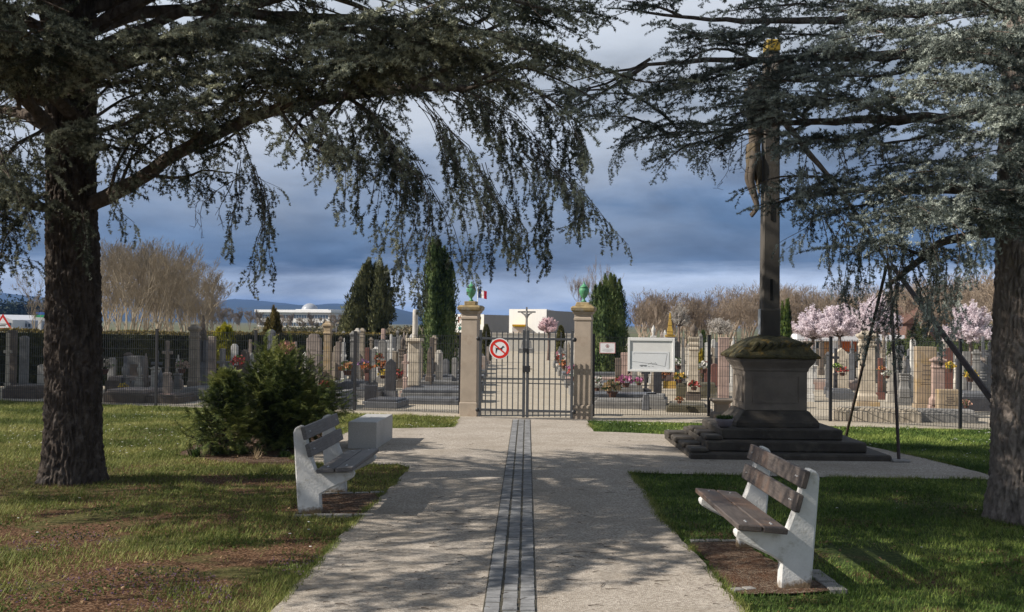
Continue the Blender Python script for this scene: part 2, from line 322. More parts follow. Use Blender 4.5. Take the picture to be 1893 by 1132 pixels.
# cobble strip down the middle of the path
SETT = mat('sett_stone', (.215,.218,.222), var=.35, scale=9, rough=.8, bump=.5, bscale=60, rnd=0)
def cobbles():
    mb = MB(); A = Vector((-.02, 5.2)); B = Vector((.205, 20.85)); dr = (B-A).normalized(); s = Vector((dr.y, -dr.x)); ln = (B-A).length
    for lane in (-1, 0, 1):
        t = random.uniform(0, .05)
        while t < ln-.06:
            l_ = random.uniform(.085, .115); c = A+dr*(t+l_/2); wdt = .050+random.uniform(-.002,.002)
            o_ = lane*.115; h = .030+random.uniform(-.004,.004); tl = [random.uniform(-.002,.002) for _ in range(4)]
            hl = l_/2-.0045; base = []
            for k, (a, b) in enumerate(((-1,-1),(1,-1),(1,1),(-1,1))):
                p = c + s*(o_+a*wdt) + dr*(b*hl); base.append((p.x, p.y, .018))
            top = []
            for k, (a, b) in enumerate(((-1,-1),(1,-1),(1,1),(-1,1))):
                p = c + s*(o_+a*(wdt-.005)) + dr*(b*(hl-.004)); top.append((p.x, p.y, h+tl[k]))
            mb.add(base+top, [(4,5,6,7),(0,1,5,4),(1,2,6,5),(2,3,7,6),(3,0,4,7)]); t += l_
    o = mb.build('paving_strip', SETT); o['kind'] = 'structure'
    g = [A-s*.172, A+s*.172, B+s*.172, B-s*.172]; sheet('paving_joint', [tuple(x) for x in g], 0.024, mat('joint_soil', (.06,.055,.04), var=.4, scale=30))
cobbles()
# far hills
HILL = mat('far_hills', (.018,.032,.030), var=.3, scale=.004, bump=0)
def hills(pts, D, name):
    mb = MB(); n = 90; xs = np.linspace(pts[0][0], pts[-1][0], n); X = [p[0] for p in pts]; Yy = [p[1] for p in pts]
    rows = []
    for x in xs:
        y = float(np.interp(x, X, Yy)) + 2.0*noise.noise(Vector((x*.012, D, 0)))+1.0*noise.noise(Vector((x*.05, D, 3)))
        top = at(x, y, D); base = at(x, 590+(x-946)*.0105, D*.72); back = at(x, y, D)*1.0; back.y = D*1.3; back.z = -5
        mid = (top+Vector((base.x, base.y, 0)))*.5; mid.z = top.z*.55*(1+.2*noise.noise(Vector((x*.03, 1, D))))
        rows.append([(base.x, base.y, -3), tuple(mid), tuple(top), (back.x*1.2, back.y, -5)])
    vs = [v for r in rows for v in r]; fs = []
    for i in range(n-1):
        for j in range(3): fs.append((i*4+j, (i+1)*4+j, (i+1)*4+j+1, i*4+j+1))
    o = mb.add(vs, fs).build(name, HILL, smooth=True); o['kind'] = 'structure'
hills([(-400,560),(-100,540),(0,541),(60,548),(150,556),(260,560),(330,552),(400,556),(440,553),(500,558),(560,566),(620,560),(700,566),(760,577),(850,584),(1000,592)], 3400, 'hills')
hills([(-300,560),(0,560),(80,553),(200,566),(400,580),(470,566),(540,564),(640,566),(700,562),(740,572),(790,586),(900,596)], 2600, 'hills')
#@@HARD
# ================================================================== GATE, FENCE, SIGNS
SAND_STONE = mat('pale_sandstone', (.40,.335,.27), var=.16, scale=3, bump=.35, bscale=70, col2=(.27,.20,.15), c2scale=2.2, c2lo=.55, c2hi=.75)
LICHEN_STONE = mat('lichen_cap', (.30,.23,.12), var=.35, scale=9, bump=.6, bscale=50, col2=(.36,.34,.30), c2scale=5)
COPPER = mat('verdigris', (.07,.26,.13), rough=.55, var=.3, scale=9, col2=(.14,.36,.22), c2scale=5, bump=.2, spec=.5)
GATE_M = mat('anthracite_paint', (.055,.06,.068), rough=.45, var=.1, bump=0, spec=.5)
BLACK_M = mat('black_paint', (.018,.018,.02), rough=.45, var=.1, bump=0, spec=.5)
WIRE_M = mat('wire_paint', (.022,.024,.027), rough=.5, var=.1, bump=0, spec=.5)
GA = Vector((-.665, 21.17, 0)); GB = Vector((1.225, 20.83, 0)); gd = (GB-GA).normalized(); GRZ = math.atan2(gd.y, gd.x)
def pillar(px, label, broken=False):
    p = gnd(px, 771 if px < 900 else 777); p.y += .17
    t = thing('gate_pillar', label, 'gate pillar', p, GRZ, 'gate pillars')
    MB().sqlathe([(.180,0),(.180,.27),(.168,.30)]).build('base', SAND_STONE, t, bevel=.008)
    MB().sqlathe([(.166,.30),(.160,1.93),(.175,1.95),(.175,1.985),(.163,2.0),(.165,2.06),(.19,2.075),(.20,2.11)]).build('shaft', SAND_STONE, t, bevel=.005)
    mb = MB(); mb.sqlathe([(.20,2.112),(.225,2.13),(.235,2.19),(.195,2.225)]);
    if broken: mb.sqlathe([(.15,2.225),(.12,2.30)], c=(-.01,0,0)); mb.box(.02,.19,-.19,.05,2.20,2.25, .02,.03)
    else: mb.sqlathe([(.115,2.225),(.115,2.305)])
    mb.build('cap', LICHEN_STONE, t, bevel=.008)
    u = MB().lathe([(.05,2.305),(.052,2.32),(.025,2.345),(.022,2.37),(.05,2.40),(.085,2.46),(.098,2.52),(.094,2.56),(.074,2.585),(.082,2.59),(.084,2.6),(.06,2.62),(.032,2.65),(.012,2.665),(.018,2.68),(.012,2.695),(.003,2.71)], 20).build('urn', COPPER, t, smooth=True)
    return t
pillar(868, 'pale sandstone gate pillar with green urn left of the gate, flag behind its urn')
pillar(1078.5, 'pale sandstone gate pillar with green urn and chipped cap right of the gate', True)
gate = thing('double_gate', 'dark grey double leaf metal bar gate between the two sandstone pillars', 'gate', GA, GRZ)
GW = (GB-GA).length
for side in (0, 1):
    x0, x1 = (.035, GW/2-.012) if side == 0 else (GW/2+.012, GW-.035)
    fr = MB()
    hi_, lo_ = (x0, x1) if side == 0 else (x1, x0)
    for xx in (x0, x1-.05): fr.box(xx, xx+.05, -.025, .025, .05, 1.74)
    for z, h in ((1.55,.045),(.16,.045)): fr.box(x0+.052, x1-.052, -.02, .02, z, z+h)
    for z in (.70, .79): fr.box(x0+.052, x1-.052, -.012, .012, z, z+.02)
    leaf = fr.build('gate_leaf', GATE_M, gate, bevel=.003)
    bars = MB(); nb = 8
    for k in range(1, nb):
        x = x0+.025+(x1-x0-.05)*k/nb; bars.box(x-.0095, x+.0095, -.0095, .0095, .07, 1.71)
    bars.build('bars', GATE_M, leaf)
    hx = x0-.045 if side == 0 else x1-.005
    for z in (1.56, .17): MB().lathe([(.012,-.035),(.03,-.03),(.042,-.01),(.045,.015),(.03,.045),(.012,.05)], 10, (hx+.025,0,z)).build('hinge', BLACK_M, gate)
lk = MB().box(GW/2-.06, GW/2+.08, -.045, .045, .93, 1.05).build('lock_case', BLACK_M, gate, bevel=.005)
MB().box(GW/2+.07, GW/2+.13, -.055, -.04, .985, 1.0).build('handle', BLACK_M, gate); MB().box(GW/2-.05, GW/2+.03, -.045, .03, 1.32, 1.39).build('latch', BLACK_M, gate)
WHITE_P = mat('white_enamel', (.78,.78,.80), rough=.4, var=.04, bump=0, spec=.4)
RED_P = mat('red_enamel', (.62,.025,.015), rough=.4, var=.05, bump=0, spec=.4)
sp_ = at(923.5, 645, 21.05); sgn = thing('no_dogs_sign', 'round red and white no dogs sign fixed to the left gate leaf', 'sign', sp_, GRZ)
def disc(mb, r, y0, y1, n=40): mb.prism([(r*math.cos(2*PI*k/n), r*math.sin(2*PI*k/n)) for k in range(n)], y0, y1)
m_ = MB(); disc(m_, .205, 0, .012); m_.build('plate', WHITE_P, sgn)
m_ = MB(); n = 40; vs = []
for r in (.188, .138):
    for k in range(n): vs.append((r*math.cos(2*PI*k/n), -.003, r*math.sin(2*PI*k/n)))
m_.add(vs, [(k, (k+1)%n, (k+1)%n+n, k+n) for k in range(n)]).build('red_ring', RED_P, sgn)
m_ = MB(); a = math.radians(-40); ca, sa = math.cos(a), math.sin(a)
m_.prism([(ca*x-sa*z, sa*x+ca*z) for x, z in ((-.140,-.014),(.140,-.014),(.140,.014),(-.140,.014))], -.006, -.004); m_.build('slash', RED_P, sgn)
dog = [(-.095,-.088),(-.083,-.088),(-.072,-.03),(-.055,-.012),(-.02,-.02),(.03,-.018),(.042,-.03),(.048,-.06),(.058,-.06),(.057,-.02),(.064,.02),(.085,.022),(.1,.032),(.098,.045),(.078,.052),(.073,.062),(.064,.06),(.06,.05),(.035,.028),(-.02,.014),(-.06,.018),(-.085,.02),(-.1,.012),(-.102,.0),(-.098,-.03),(-.092,-.035),(-.095,-.02),(-.088,-.02)]
dog = [(-.078,-.088),(-.066,-.088),(-.056,-.045),(-.046,-.014),(.0,-.022),(.03,-.022),(.036,-.055),(.047,-.055),(.049,-.01),(.06,.022),(.09,.026),(.097,.036),(.078,.05),(.066,.062),(.058,.05),(.03,.018),(-.03,.012),(-.062,.016),(-.088,.022),(-.09,.014),(-.07,.004),(-.078,-.03)]
m_ = MB(); m_.prism([(x,z) for x,z in dog], -.0035, -.002); m_.build('dog_silhouette', BLACK_M, sgn)
# mesh fences
def mesh_fence(posts_px, bots, label, ext_a=None, ext_b=None):
    P = []
    for px, by in zip(posts_px, bots): P.append(gnd(px, by))
    pts = ([ext_a] if ext_a else [])+P+([ext_b] if ext_b else [])
    t = thing('mesh_fence', label, 'fence', (0,0,0))
    for p in pts:
        q = MB().box(-.03, .03, -.02, .02, 0, 1.66).build('post', BLACK_M, t, loc=(p.x, p.y, 0), rz=math.atan2(pts[1].y-pts[0].y, pts[1].x-pts[0].x), bevel=.003)
        MB().box(-.034, .034, -.024, .024, 1.66, 1.675).build('post_cap', BLACK_M, q)
    for a, b in zip(pts, pts[1:]):
        d = b-a; ln = d.length; az = math.atan2(d.y, d.x); mb = MB(); n = int(ln/.05)
        for k in range(1, n):
            x = .03+(ln-.06)*k/n; mb.box(x-.0034, x+.0034, -.003, .003, .03, 1.62)
        for z in [.04+.2*k for k in range(8)]+[1.61]: mb.box(.03, ln-.03, -.008, -.003, z-.003, z+.003); mb.box(.03, ln-.03, .003, .008, z-.003, z+.003)
        mb.build('wire_panel', WIRE_M, t, loc=(a.x, a.y, 0), rz=az)
mesh_fence([850,655,471,288,100], [766,760,756,752,747], 'black welded mesh fence left of the gate, running behind the shrub', None, gnd(-90,742))
mesh_fence([1096,1310,1535,1775], [771,771,780,794], 'black welded mesh fence right of the gate, behind the cross', None, gnd(2020,808))
ALU = mat('white_aluminium', (.74,.74,.72), rough=.4, var=.04, bump=0, spec=.5)
PAPER = mat('paper', (.72,.74,.76), rough=.8, var=.03, bump=0)
GREYINK = mat('grey_ink', (.20,.21,.22), rough=.8, var=.1, bump=0)
FR_RZ = math.atan(-.155)
b0 = at(1204, 656, 20.72); nb_ = thing('notice_board', 'white framed glazed notice board holding a map, on the right fence', 'notice board', b0, FR_RZ)
hw, hh = .445, .325
MB().box(-hw, hw, -.04, .04, -hh, hh).build('case', ALU, nb_, bevel=.008)
fr = MB()
for x0, x1, z0, z1 in ((-hw,-hw+.045,-hh,hh),(hw-.045,hw,-hh,hh),(-hw+.047,hw-.047,hh-.06,hh),(-hw+.047,hw-.047,-hh,-hh+.04)): fr.box(x0, x1, -.06, -.042, z0, z1)
fr.build('frame', mat('frame_aluminium', (.80,.80,.79), rough=.35, var=.03, bump=0, spec=.5), nb_, bevel=.004)
MB().box(-hw+.05, hw-.11, -.045, -.042, -hh+.045, .06).build('map_sheet', PAPER, nb_)
ln = MB()
def seg(mb, a, b, y, w_=.0025):
    dx, dz = b[0]-a[0], b[1]-a[1]; l_ = math.hypot(dx, dz); nx, nz = -dz/l_*w_, dx/l_*w_
    mb.prism([(a[0]-nx,a[1]-nz),(b[0]-nx,b[1]-nz),(b[0]+nx,b[1]+nz),(a[0]+nx,a[1]+nz)], y-.001, y)
for a, b in (((-.33,.03),(.30,.025)),((.30,.025),(.26,-.22)),((.26,-.22),(.0,-.17)),((.0,-.17),(-.36,-.13)),((-.33,.03),(-.33,.0))): seg(ln, a, b, -.046)
for k in range(5): seg(ln, (-.22,-.2-.012*(k%2)), (-.08,-.2-.012*(k%2)), -.046, .003)
for k in range(7): seg(ln, (-.05+.025*k,-.185+.01*(k%3)), (-.045+.025*k,-.165+.01*(k%3)), -.0465, .003)
for k in range(4): seg(ln, (-.2+.07*k,-.225), (-.16+.07*k,-.225), -.046, .003)
ln.build('map_lines', GREYINK, nb_)
s0 = at(1123, 643.5, 20.86); ns = thing('notice_sign', 'small white rectangular sign with a red emblem on the fence by the right pillar', 'sign', s0, FR_RZ)
MB().box(-.152, .152, -.008, .002, -.105, .105).build('plate', WHITE_P, ns)
PINK_P = mat('faded_red_print', (.55,.16,.14), rough=.6, var=.1, bump=0)
bd = MB()
for a, b in (((-.145,-.098),(.145,-.098)),((.145,-.098),(.145,.098)),((.145,.098),(-.145,.098)),((-.145,.098),(-.145,-.098))): seg(bd, a, b, -.009, .004)
bd.build('border', PINK_P, ns)
em = MB(); n = 24; vs = []
for r in (.034, .025):
    for k in range(n): vs.append((r*math.cos(2*PI*k/n), -.0095, .035+r*math.sin(2*PI*k/n)))
em.add(vs, [(k, (k+1)%n, (k+1)%n+n, k+n) for k in range(n)]); em.box(-.006,.006,-.0095,-.009,.018,.052); em.box(-.016,.016,-.0097,-.0092,.030,.040)
em.build('emblem', mat('dark_red_print', (.25,.04,.03), var=.1, bump=0), ns)
tx = MB()
for z, w_ in ((-.02,.10),(-.035,.085),(-.05,.11),(-.065,.07)): seg(tx, (-w_,z), (w_,z), -.009, .0018)
tx.build('small_print', mat('pale_print', (.5,.5,.5), var=.1, bump=0), ns)
# ================================================================== BENCHES, BLOCK
def concrete():
    m = bpy.data.materials.new('white_painted_concrete'); m.use_nodes = True; t = m.node_tree; t.nodes.clear(); l = t.links.new
    out = N(t, 'ShaderNodeOutputMaterial'); b = N(t, 'ShaderNodeBsdfPrincipled', Roughness=.85); c = N(t, 'ShaderNodeTexCoord'); b.inputs['Specular IOR Level'].default_value = .2
    n = N(t, 'ShaderNodeTexNoise', Scale=7.0, Detail=8.0, Roughness=.7); l(c.outputs['Object'], n.inputs['Vector'])
    r = ramp(t, [(.3, (.66,.66,.65)), (.55, (.58,.58,.565)), (.66, (.40,.39,.35)), (.8, (.30,.28,.23))]); l(n.outputs['Fac'], r.inputs[0])
    sx = N(t, 'ShaderNodeSeparateXYZ'); l(c.outputs['Object'], sx.inputs[0]); ad = N(t, 'ShaderNodeMath', operation='MULTIPLY_ADD'); ad.inputs[1].default_value = -.35; l(n.outputs['Fac'], ad.inputs[0]); l(sx.outputs['Z'], ad.inputs[2])
    mr = ramp(t, [(0.0, 1.0), (0.06, 0.0)]); ad2 = N(t, 'ShaderNodeMath', operation='ADD'); ad2.inputs[1].default_value = .13; l(ad.outputs[0], ad2.inputs[0]); l(ad2.outputs[0], mr.inputs[0])
    mxx = N(t, 'ShaderNodeMix', data_type='RGBA'); l(mr.outputs[0], mxx.inputs[0]); l(r.outputs[0], mxx.inputs[6]); mxx.inputs[7].default_value = (.17,.125,.08,1); l(mxx.outputs[2], b.inputs['Base Color'])
    nb = N(t, 'ShaderNodeTexNoise', Scale=60.0, Detail=5.0); l(c.outputs['Object'], nb.inputs['Vector']); bp = N(t, 'ShaderNodeBump', Strength=.5, Distance=.006); l(nb.outputs['Fac'], bp.inputs['Height']); l(bp.outputs[0], b.inputs['Normal'])
    l(b.outputs[0], out.inputs['Surface']); return m
CONC_W = concrete()
def wood(name, a, b):
    return mat(name, a, rough=.6, var=.35, scale=6, stretch=(14,.8,14), col2=b, c2scale=1.7, c2lo=.5, c2hi=.62, bump=.25, bscale=12, spec=.35)
WOOD_A = wood('weathered_brown_plank', (.085,.070,.062), (.13,.085,.062))
WOOD_B = wood('weathered_grey_plank', (.12,.115,.115), (.16,.145,.14))
prof = [(-.115,-.05),(-.10,.20),(-.18,.25),(-.32,.315),(-.40,.36),(-.425,.385),(-.42,.43),(-.06,.425),(-.005,.57),(.04,.74),(.075,.85),(.10,.862),(.155,.835),(.17,.79),(.145,.44),(.11,-.05)]
def rot2(x, z, a): return x*math.cos(a)-z*math.sin(a), x*math.sin(a)+z*math.cos(a)
def bench(name, label, loc, rz, span, wm, mirror):
    t = thing(name, label, 'bench', loc, rz, 'park benches')
    s = -1 if mirror else 1
    for y in (0, span):
        P = [(s*x, z) for x, z in prof]; P = P[::-1] if not mirror else P
        P = P[::-1] if not mirror else P
        MB().prism(P if not mirror else P[::-1], y-.045, y+.045).build('support', CONC_W, t, bevel=.014)
    def plank(cx, cz, w_, th, ang, nm):
        q = MB(); pts = [(-w_/2,-th/2),(w_/2,-th/2),(w_/2,th/2),(-w_/2,th/2)]
        pts = [rot2(x, z, ang) for x, z in pts]; pts = [(s*(cx+x), cz+z) for x, z in pts]
        if mirror: pts = pts[::-1]
        q.prism(pts, -.15, span+.15); o = q.build(nm, wm, t, bevel=.006)
        for y in (-.02, .02, span):
            nx, nz = rot2(0, (th/2+.002) , ang); MB().ball((s*(cx+nx), y, cz+nz), .009, 6, 4).build('bolt', mat('zinc', (.45,.45,.45), metal=.8, rough=.4, var=.1, bump=0), o)
    plank(-.345, .457, .17, .04, math.radians(-5), 'seat_plank'); plank(-.165, .442, .17, .04, math.radians(-5), 'seat_plank')
    plank(-.005, .63, .125, .042, math.radians(75+35*0), 'back_plank'); plank(.040, .795, .125, .042, math.radians(75), 'back_plank')
    return t
p1 = gnd(1467, 1091); bench('park_bench', 'white concrete bench with reddish brown planks at the lower right of the path', p1, math.radians(.3), 1.38, WOOD_A, False)
p2 = gnd(574, 952); bench('park_bench', 'white concrete bench with grey planks left of the path by the shrub', p2, math.radians(-2.0), 1.28, WOOD_B, True)
GRAN = mat('pale_granite', (.40,.40,.39), rough=.6, var=.18, scale=60, bump=.1, bscale=90, col2=(.30,.30,.29), c2scale=2, c2lo=.5, c2hi=.8)
c0 = gnd(669.5, 832); tag(MB().box(-.21,.21,0,1.42,0,.405).build('stone_block', GRAN, loc=c0, rz=math.radians(-3.0), bevel=.006), 'pale grey granite block seat standing on the gravel behind the left bench', 'stone block')
# ================================================================== WAYSIDE CROSS
DARKST = mat('dark_weathered_stone', (.062,.054,.045), var=.35, scale=4, bump=.6, bscale=30, col2=(.11,.10,.08), c2scale=5, c2lo=.55, c2hi=.72)
DIE = mat('pedestal_stone', (.20,.17,.14), var=.2, scale=3, bump=.45, bscale=35, col2=(.14,.12,.10), c2scale=2.5, c2lo=.5, c2hi=.7)
MOSS = mat('mossy_stone', (.085,.075,.035), var=.5, scale=10, bump=1.0, bscale=25, bdist=.03, col2=(.20,.13,.03), c2scale=7, c2lo=.55, c2hi=.66)
SHAFT = mat('cross_stone', (.078,.070,.060), var=.25, scale=5, bump=.35, bscale=40, stretch=(1,1,.3), col2=(.06,.054,.045), c2scale=2)
cr = thing('wayside_cross', 'tall dark stone wayside cross with a carved figure on a mossy stepped pedestal', 'stone cross', (3.88,16.3,0), math.radians(-.5))
for hw_, z0, z1 in ((1.38,0,.10),(1.12,.10,.245),(.86,.245,.395)):
    MB().box(-hw_, hw_, -hw_, hw_, z0-.001 if z0 else -.02, z1).build('step', DARKST, cr, bevel=.02)
mb = MB()
for k in range(4): mb.box(-1.38-.02*k, -1.12, -1.30+.62*k, -.86+.62*k, .10, .16+.012*k)
for k in range(3): mb.box(-1.13, -.87, -1.02+.6*k, -.60+.6*k, .245, .31)
mb.build('loose_step_blocks', DARKST, cr, bevel=.02)
MB().sqlathe([(.60,.395),(.60,.46),(.58,.50),(.53,.55),(.50,.60),(.475,.63)]).build('plinth', DARKST, cr, bevel=.01)
MB().sqlathe([(.455,.63),(.455,1.20),(.475,1.215),(.475,1.235),(.485,1.26),(.545,1.34),(.56,1.39)]).build('die', DIE, cr, bevel=.008)
pn = MB()
for x0, x1, z0, z1 in ((-.34,.34,.74,.755),(-.34,.34,1.125,1.14),(-.34,-.325,.757,1.123),(.325,.34,.757,1.123)): pn.box(x0, x1, -.468, -.454, z0, z1)
for y0, y1, z0, z1 in ((-.34,.34,.74,.755),(-.34,.34,1.125,1.14),(-.34,-.325,.757,1.123),(.325,.34,.757,1.123)): pn.box(-.468, -.454, y0, y1, z0, z1)
pn.build('panel_moulding', DIE, cr)
def dome():
    n = 28; prof_ = [(.62,1.392),(.64,1.41),(.63,1.44),(.56,1.50),(.49,1.57),(.40,1.64),(.29,1.69),(.17,1.72)]
    vs = []; fs = []
    for j, (r, z) in enumerate(prof_):
        for k in range(n):
            a = 2*PI*k/n+PI/4; ca_, sa_ = math.cos(a), math.sin(a); e = 1/max(abs(ca_), abs(sa_)); e = e*(1-.16*j/8)+.16*j/8
            nz = .02*noise.noise(Vector((ca_*6, sa_*6, z*9))) + .012*noise.noise(Vector((ca_*20, sa_*20, z*20)))
            vs.append((ca_*r*e*.97*(1+nz*1.5), sa_*r*e*.97*(1+nz*1.5), z+nz*.9))
    for j in range(len(prof_)-1):
        for k in range(n): fs.append((j*n+k, j*n+(k+1)%n, (j+1)*n+(k+1)%n, (j+1)*n+k))
    fs.append(tuple(range(n-1,-1,-1))); fs.append(tuple((len(prof_)-1)*n+k for k in range(n)))
    rf = MB().add(vs, fs).build('roof_cap', MOSS, cr)
    q = MB()
    for k in range(9):
        x = -.42+.1*k; q.prism([(x,1.5+.03*math.sin(k)),(x+.03,1.47),(x+.17,1.62),(x+.13,1.64)], -.56+.012*k, -.36)
    q.build('carved_foliage', MOSS, rf, bevel=.01)
dome()
sh = MB(); sh.sqlathe([(.14,1.70),(.14,2.10),(.130,2.13),(.112,6.0)], ax=1.0, ay=.95); shaft = sh.build('shaft', SHAFT, cr, bevel=.02)
MB().box(-.115,.115,-1.05,1.05,5.52,5.72).build('crossbar', SHAFT, cr, bevel=.02)
MB().box(-.10,.12,-.12,.12,6.0,6.18).build('gilded_top', mat('gilded_plate', (.36,.25,.04), rough=.5, var=.2, bump=.2), cr, bevel=.02)
MB().box(-.155,-.146,-.08,.08,1.74,2.12).build('white_plaque', mat('white_plaque', (.6,.62,.62), var=.15, scale=6, bump=.1), cr)
sl_ = MB()
for z in (2.25, 3.45): sl_.box(-.02,.02,-.127,-.120,z,z+.32)
sl_.build('slot', mat('dark_hole', (.01,.01,.01), bump=0), cr)
def skin_fig(name, verts, edges, radii, m, parent, sub=2):
    me = bpy.data.meshes.new(name); me.from_pydata(verts, edges, []); me.update()
    o = link(name, me, m, parent)
    o.modifiers.new('skin', 'SKIN'); sv = me.skin_vertices[0].data
    for i, r in enumerate(radii): sv[i].radius = (r[0], r[1]) if hasattr(r, '__len__') else (r, r)
    sv[0].use_root = True
    s_ = o.modifiers.new('sub', 'SUBSURF'); s_.levels = s_.render_levels = sub
    return o
FIG = mat('carved_figure_stone', (.085,.068,.053), var=.3, scale=9, bump=.4, bscale=40, col2=(.12,.10,.08), c2scale=4)
# figure hangs on the left side of the shaft, facing the path (-x)
fv = [(-.26,0,4.15),(-.24,0,4.35),(-.25,0,4.60),(-.27,0,4.82),(-.27,0,4.93),(-.34,0,5.03),(-.36,0,5.12),
      (-.24,-.20,4.86),(-.21,-.45,5.08),(-.18,-.72,5.36),(-.17,-.80,5.42),(-.24,.20,4.86),(-.21,.45,5.08),(-.18,.72,5.36),(-.17,.80,5.42),
      (-.27,-.10,4.08),(-.33,-.11,3.72),(-.22,-.06,3.36),(-.20,-.05,3.28),(-.31,-.05,3.14),
      (-.27,.10,4.08),(-.34,.11,3.74),(-.22,.05,3.38),(-.20,.03,3.30),(-.31,.02,3.17)]
fe = [(0,1),(1,2),(2,3),(3,4),(4,5),(5,6),(3,7),(7,8),(8,9),(9,10),(3,11),(11,12),(12,13),(13,14),(0,15),(15,16),(16,17),(17,18),(18,19),(0,20),(20,21),(21,22),(22,23),(23,24)]
fr_ = [(.10,.11),(.08,.10),(.11,.14),(.105,.14),(.055,.055),(.095,.09),(.08,.08),.062,.045,.033,.03,.062,.045,.033,.03,.072,.05,.036,.028,.026,.072,.05,.036,.028,.026]
fv = [(x*.96, y, z+.36) for x, y, z in fv]
skin_fig('figure_body', fv, fe, fr_, FIG, cr)
lc = MB(); prof_l = [(.10,4.25),(.115,4.16),(.115,4.06),(.11,3.98),(.09,3.90)]
vs = []; fs = []; n = 30
for j, (r, z) in enumerate(prof_l):
    for k in range(n):
        a = 2*PI*k/n; rr_ = r*(1+.10*math.sin(a*7+j*.6)); vs.append((-.255+rr_*math.cos(a)*.95, rr_*1.15*math.sin(a), z+.36-.10*j*max(0,math.cos(a))*1.0))
for j in range(len(prof_l)-1):
    for k in range(n): fs.append((j*n+k, j*n+(k+1)%n, (j+1)*n+(k+1)%n, (j+1)*n+k))
lc.add(vs, fs).box(-.185,-.14,-.07,.04,4.02,4.36).build('loincloth', mat('carved_cloth_stone', (.115,.09,.058), var=.3, scale=10, bump=.5), cr, smooth=True)
fp = gnd(1339, 790, .395); fp.z = .396; pot = thing('planted_bowl', 'mauve grey planted bowl on the top step beside the pedestal', 'plant pot', fp)
MB().lathe([(.06,0),(.10,.03),(.125,.09),(.135,.125),(.12,.125),(.11,.10)], 18).build('bowl', mat('mauve_plastic', (.20,.18,.20), rough=.5, var=.05, bump=0), pot, smooth=True)
T = []
for _ in range(260):
    a = random.uniform(0, 2*PI); r = .11*math.sqrt(random.random()); p = Vector((r*math.cos(a), r*math.sin(a), .11+random.uniform(0,.02))); q = p+Vector((random.uniform(-.05,.05), random.uniform(-.05,.05), random.uniform(.02,.07))); s_ = Vector((random.uniform(-1,1), random.uniform(-1,1), .2)).normalized()*.012
    T.append([p-s_, p+s_, q])
trimesh('leaves', [[tuple(v) for v in t_] for t_ in T], foliage('pot_leaves', (.03,.06,.02), (.06,.11,.03), (.12,.17,.06)), pot)
bp_ = gnd(1338, 776); bp_.y += .25; tag(MB().sqlathe([(.20,0),(.20,.10),(.13,.14),(.13,.30),(.21,.36),(.21,.40)]).build('stone_planter', DIE, loc=bp_, bevel=.01), 'grey stone planter base just behind the planted bowl', 'planter')
# steel tripod prop that holds up the cedar branch
RUST = mat('dark_rusty_steel', (.05,.035,.03), rough=.6, var=.4, scale=12, bump=.3, spec=.4)
tp = thing('branch_prop', 'dark steel three legged prop holding up the right cedar branch', 'tree support', (0,0,0))
ap = at(1645, 492, 15.6); f1 = gnd(1662, 856); f2 = gnd(1563, 811); f3 = at(1836, 745, 13.2)
f3b = ap + (f3-ap)*((ap.z)/(ap.z-f3.z))
MB().tube([ap, f1], .024, 8).build('leg', RUST, tp); MB().tube([ap+Vector((-.03,.05,0)), f2], .024, 8).build('leg', RUST, tp)
MB().tube([ap+Vector((.03,-.02,0)), f3b], [.035,.045], 8).build('leg', RUST, tp)
MB().box(f1.x-.12, f1.x+.12, f1.y-.12, f1.y+.12, .018, .05).build('foot_slab', KERB, tp, bevel=.01)
#@@GRAVES
# ================================================================== CEMETERY
def stone(name, c, c2=None, **k):
    return mat('stone_'+name, c, rough=k.get('rough', .8), var=k.get('var', .25), scale=5, bump=k.get('bump', .35), bscale=30, col2=c2 or tuple(x*.55 for x in c), c2scale=3.0, c2lo=.5, c2hi=.72, rnd=.12)
ST = dict(grey=stone('grey', (.21,.205,.195)), pale=stone('pale', (.44,.41,.36)), white=stone('white', (.55,.54,.51)), dark=stone('dark', (.05,.05,.055), (.08,.08,.08), rough=.3, bump=.05),
          pink=stone('pink', (.38,.275,.235), (.24,.185,.155)), red=stone('red', (.16,.075,.06), (.11,.06,.05), rough=.4, bump=.1), cream=stone('cream', (.52,.455,.36), (.30,.26,.20)),
          lichen=stone('lichen', (.33,.26,.18), (.36,.23,.06)), brown=stone('brown', (.13,.105,.085), (.07,.06,.05)), slate=stone('slate', (.125,.13,.14), (.08,.08,.085), rough=.45, bump=.1),
          rose=stone('rose', (.27,.225,.195), (.17,.145,.125)), moss=stone('mossgrave', (.09,.08,.05), (.20,.19,.17)), gold=stone('goldlichen', (.40,.26,.05), (.30,.19,.11)), tan=stone('tan', (.27,.23,.18), (.14,.12,.09)))
GRZ2 = math.radians(-9)
def frame_mat(k): return ST[k]
def yh(px): return 600.0+(px-946.5)*.01047
